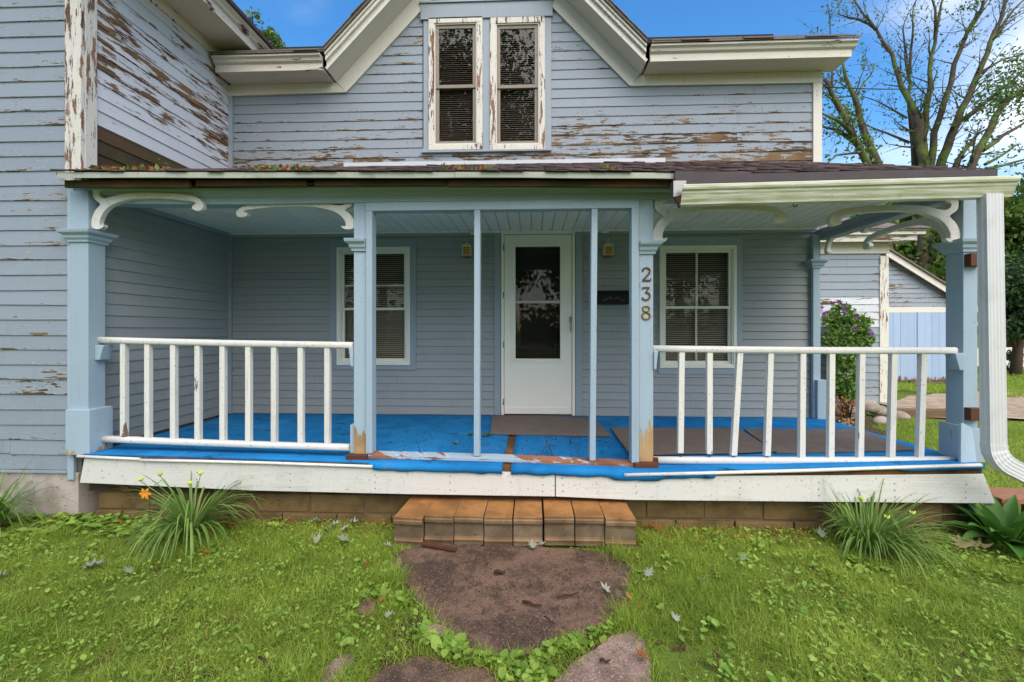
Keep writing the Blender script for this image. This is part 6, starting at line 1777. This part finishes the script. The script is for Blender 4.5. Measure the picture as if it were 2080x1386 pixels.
bushy('small dark bush before the white fence', 16.5, 2055, .04, [(2050, 735, 0, .42, 330), (2072, 722, 0, .38, 260), (2045, 750, 0, .3, 160)], 'tree_c', .10, seed=4, lo=.1)
bushy('fresh green treetop rising behind the left roof valley', 16, 505, .3, [(505, 75, 0, .9, 900), (480, 55, 0, .6, 420), (545, 85, 0, .55, 300), (565, 70, .3, .35, 120), (500, 115, 0, .9, 800), (470, 100, 0, 1, 500)], 'tree_a', .17, seed=5)
# distant hedge of trees closing the yard behind
for i, (x, y, r, h) in enumerate(((13, 27, 3.2, 6), (19, 27, 3.4, 7), (25, 26, 3.2, 6.5), (31, 25, 3.0, 6.0))):
    pass
# trees across the street behind the viewer: they show in the glass of the doors and windows
def round_tree(label, x, y, h, r, n, seed):
    random.seed(300 + seed); root = thing('tree', (x, y, 0), label, 'tree', 'trees across the street')
    m = MB(); m.tube([(x, y, -.1), (x, y, h * .4), (x + .2, y, h * .75)], [.32, .25, .08], 8); C = []
    for s_ in range(26):
        w = Vector((random.gauss(0, 1), random.gauss(0, 1), random.gauss(0, 1))).normalized() * r * random.uniform(.3, 1)
        q = (x + w.x, y + w.y, h * .62 + w.z * .9); e = rng.normal(size=(n // 26, 3)) * r * .20; C.append(e + np.array(q))
        if s_ % 3 == 0: m.tube([(x, y, h * .4), tuple(q)], [.1, .02], 5)
    m.build('trunk', MAT['bark_b'], root); leaf_cloud('crown', np.concatenate(C), .34, MAT['tree_b'], parent=root, org=(x, y, 0))
for i, (x, y, h, r, lab) in enumerate(((-9, -17, 10, 3.6, 'tall tree across the street, far to the left'), (-2.6, -19, 9, 2.6, 'slender tree across the street facing the door'), (2.8, -16, 9.5, 3.2, 'round tree across the street right of the door'), (9, -18, 11, 4.0, 'large tree across the street on the right'), (16, -20, 10, 4.0, 'wide tree across the street at the far right'), (-17, -20, 11, 4.2, 'wide tree across the street at the far left'))):
    round_tree(lab, x, y, h, r, 3600, i)
random.seed(500); fr = thing('tree', (-3.4, -11, 0), 'big silver maple standing in the front yard behind the viewer', 'tree', 'trees across the street')
m = MB(); m.tube([(-3.4, -11, -.1), (-3.3, -11, 4), (-3.4, -10.8, 9)], [.45, .36, .2], 10); C = []
for k in range(64):
    w = Vector((random.gauss(0, 1), random.gauss(0, 1), random.gauss(0, 1))).normalized() * random.uniform(.35, 1); q = (-2.8 + w.x * 4.4, -11 + w.y * 3.2, 10.8 + w.z * 5.0)
    m.tube([(-3.4, -10.9, 5 + random.random() * 3), q], [.12, .02], 5); C.append(rng.normal(size=(220, 3)) * .75 + np.array(q))
m.build('trunk', MAT['bark_b'], fr); leaf_cloud('crown', np.concatenate(C), .26, MAT['tree_b'], parent=fr, org=(-3.4, -11, 0))
for k, (x, lab) in enumerate(((-16, 'dark hedge across the street, its left end'), (-6, 'dark hedge across the street facing the doorway'), (4, 'dark hedge across the street right of the doorway'), (14, 'dark hedge across the street, its right end'))):
    root = thing('hedge', (x, -24, 0), lab, 'hedge', 'hedges across the street')
    n = 2600; c = np.stack([x + rng.uniform(-4.8, 4.8, n), -24 + rng.uniform(-1, 1, n), np.abs(rng.normal(0, 1.2, n)) + .1 + 1.0 * rng.uniform(0, 1, n)], 1)
    m = MB(); m.tube([(x, -24, 0), (x, -24, 1.6)], [.1, .04], 6); m.build('trunk', MAT['bark_b'], root); leaf_cloud('foliage', c, .5, MAT['tree_c'], parent=root, org=(x, -24, 0))
random.seed(77)

# ================================================================== fallen leaves, twigs, debris
LOBE = [(0, -.5), (.06, -.32), (.30, -.40), (.22, -.20), (.55, -.10), (.30, .02), (.46, .30), (.20, .20), (.12, .36), (0, .62), (-.12, .36), (-.20, .20), (-.46, .30), (-.30, .02), (-.55, -.10), (-.22, -.20), (-.30, -.40), (-.06, -.32)]
def fallen_leaf(pos, size, mat, label, group, yaw=None, tilt=None):
    yaw = random.uniform(0, 6.28) if yaw is None else yaw; cu = random.uniform(.4, 2.2); sx_ = random.uniform(.6, 1.0); bend = random.uniform(-.8, .8)
    tilt = random.uniform(.1, .5) if tilt is None else tilt
    M_ = Matrix.Rotation(yaw, 3, 'Z') @ Matrix.Rotation(tilt, 3, 'X')
    V = [M_ @ Vector((0, .02, 0)) * size] + [M_ @ Vector((x * sx_ * random.uniform(.85, 1.1), y, cu * (x * x + .4 * y * y) * .8 + bend * x * y - .05)) * size for x, y in LOBE]
    mn = min(v.z for v in V); V = [tuple(Vector(pos) + v - Vector((0, 0, mn))) for v in V]
    n = len(LOBE); o = np_mesh('fallen_leaf', V, [np.array([(0, i + 1, (i + 1) % n + 1) for i in range(n)])], MAT[mat], {'tint': [random.random()] * len(V)}, org=pos)
    return tag(o, label, 'leaf', group)
GL_ = 'silver leaves fallen on the lawn and path'
for (u, v), s, lab in [((190, 1160), .13, 'large pale silver leaf lying alone on the left lawn'), ((262, 1172), .07, 'small pale leaf just right of the large silver leaf on the left lawn'), ((3, 1182), .06, 'pale leaf at the left edge of the picture'),
        ((700, 1110), .10, 'pale leaf nearest the path at the front of the leaf pile left of the step'), ((645, 1108), .10, 'pale leaf at the front left of the leaf pile left of the step'), ((718, 1072), .09, 'pale leaf at the back right of the leaf pile left of the step'), ((680, 1078), .09, 'pale leaf at the back of the leaf pile left of the step'), ((665, 1090), .08, 'half curled pale leaf in the middle of the leaf pile left of the step'), ((700, 1085), .08, 'pale leaf touching the back right one in the pile left of the step'), ((642, 1068), .07, 'pale leaf at the far back of the leaf pile left of the step'),
        ((788, 1118), .05, 'tiny pale leaf at the left corner of the large slab'), ((1082, 1124), .07, 'pale lobed leaf on the large slab in front of the step'), ((1099, 1117), .06, 'upright pale leaf leaning on the front of the step blocks'), ((1318, 1178), .08, 'pale leaf in the grass right of the large slab'), ((1230, 1217), .07, 'pale leaf lying on the right part of the large slab'),
        ((1512, 1146), .08, 'crumpled grey leaf on the middle of the right lawn'), ((1668, 1097), .09, 'bright pale leaf at the left foot of the right daylily clump'), ((1425, 1190), .05, 'small cream leaf on the right lawn below the foundation'), ((1372, 1268), .07, 'grey green leaf in the grass near the right slab'), ((1960, 1120), .14, 'big tan leaf at the left foot of the hosta'), ((1990, 1123), .13, 'curled tan leaf against the hosta stems'), ((790, 1262), .05, 'pale leaf in the grass left of the broken chip')]:
    g = G(u, v); fallen_leaf((g.x, g.y, .03 if 'slab' not in lab or 'grass' in lab or 'corner' in lab else .045), s, 'tan_leaf' if 'tan' in lab else 'silver_leaf', lab, GL_)
GB_ = 'brown leaves fallen on the lawn and path'
for (u, v), s, lab in [((1312, 1078), .09, 'orange brown leaf on the grass right of the step blocks'), ((1330, 1082), .09, 'brown leaf at the right of the two beside the step'), ((740, 1162), .07, 'brown curled leaf on the grass left of the large slab'), ((1305, 1352), .07, 'orange oak leaf on the right slab near the bottom edge'), ((1278, 1228), .06, 'brown leaf at the right edge of the large slab'), ((1268, 1248), .06, 'brown leaf by the grass tuft at the lower right of the large slab'), ((775, 1232), .05, 'dark red leaf in the grass near the small slab fragment'), ((420, 1132), .06, 'orange leaf in front of the left daylily clump'), ((800, 1062), .08, 'brown leaf against the left end of the step blocks'), ((1300, 1250), .05, 'dry curled leaf in the grass just beyond the right slab'), ((1407, 1073), .06, 'brown leaf at the foot of the right foundation')]:
    g = G(u, v); fallen_leaf((g.x, g.y, .03 if 'slab' not in lab or 'grass' in lab else .04), s, 'brown_leaf', lab, GB_)
for (u, v), s, lab in [((988, 884), .12, 'green leaf on the blue carpet beside the carpet seam'), ((826, 878), .05, 'small green leaf on the blue carpet at the left of the doorway'), ((926, 900), .07, 'dark green leaf on the blue carpet left of the mullion foot'), ((955, 884), .08, 'dull green leaf on the blue carpet behind the left mullion')]:
    g = G(u, v, ZF); fallen_leaf((g.x, g.y, deck_z(g.x, g.y) + .014), s, 'green_leaf', lab, 'green leaves on the porch carpet', tilt=.1)
def stick(name, a, b, r, mat, label, cat='twig', group='twigs on the path', sag=.006):
    a, b = Vector(a), Vector(b); pts = [a.lerp(b, t) + Vector((0, 0, sag * math.sin(t * 7))) + Vector((0, random.gauss(0, .004), 0)) for t in (0, .3, .6, 1)]
    m = MB(); m.tube(pts, [r, r * .95, r * .8, r * .5], 7); return tag(m.build(name, MAT[mat]), label, cat, group)
def GS_(u, v, z=.045): g = G(u, v, z); return tuple(g)
m = MB(); m.bar(GS_(858, 1104, .05), GS_(927, 1116, .045), .03, .022); tag(m.build('wood_scrap', MAT['shim'], bevel=.003), 'reddish brown split of wood at the front of the step blocks', 'wood scrap')
stick('twig', GS_(1004, 1161), GS_(1026, 1164), .012, 'twig', 'short thick dark stick in the middle of the large slab')
stick('twig', GS_(1132, 1213), GS_(1176, 1204), .006, 'twig', 'thin dark twig on the right half of the large slab')
stick('twig', GS_(1062, 1224), GS_(1100, 1230), .008, 'twig', 'bark strip lying across the lower middle of the large slab')
stick('twig', GS_(1106, 1252), GS_(1128, 1268), .004, 'twig', 'very thin twig near the lower right of the large slab')
stick('twig', GS_(1218, 1342, .03), GS_(1240, 1343, .03), .007, 'twig', 'small twig on the pinkish right slab')
stick('twig', GS_(528, 1333, .03), GS_(552, 1364, .03), .006, 'twig', 'grey twig in the grass at the bottom left')
# clods and specks of dirt on the slab
c = []
for _ in range(520):
    u, v = random.uniform(820, 1270), random.choice((random.gauss(1190, 8), random.uniform(1120, 1310))); g = G(u, v, .036)
    if in_poly(np.array([g.x]), np.array([g.y]), SLAB_XY[0])[0]: c.append((g.x, g.y, .038))
leaf_cloud('dirt_specks', np.array(c), .014, MAT['soil'], kind='stuff')
# rot and grit on the carpet beside the doorway, at the seam and below the mat
c = []
for _ in range(420):
    u, v = random.choice(((random.gauss(1118, 7), random.uniform(885, 930)), (random.gauss(1180, 40), random.gauss(890, 6)), (random.gauss(1080, 10), random.gauss(926, 2)), (random.uniform(960, 1240), random.uniform(884, 936)), (random.uniform(790, 960), random.uniform(870, 925))))
    g = G(u, v, ZF - .02); c.append((g.x, g.y, deck_z(g.x, g.y) + .0135))
leaf_cloud('carpet_grit', np.array(c), .020, MAT['soil'], kind='stuff')
# leaf litter caught on the porch roof
c = []; c2 = []
for u0, u1, v, cnt in ((200, 330, 338, 90), (520, 640, 346, 120), (900, 1000, 346, 40), (1230, 1250, 352, 20)):
    for _ in range(cnt):
        u = random.uniform(u0, u1); x = X_(u, 3.4); y = random.uniform(3.26, 3.5); (c if random.random() < .6 else c2).append((x, y, roof_z(x, y) + random.uniform(.01, .035)))
leaf_cloud('roof_leaf_litter', np.array(c), .05, MAT['brown_leaf'], kind='stuff')
leaf_cloud('roof_green_litter', np.array(c2), .05, MAT['green_leaf'], kind='stuff')
c = []
for _ in range(900):
    u = random.uniform(0, 2000); x = X_(u, 3.4); y = random.uniform(3.25, 3.44)
    if not (-.87 < x < .8): c.append((x, y, random.uniform(.008, .02)))
leaf_cloud('wall_foot_litter', np.array(c), .032, MAT['brown_leaf'], kind='stuff')
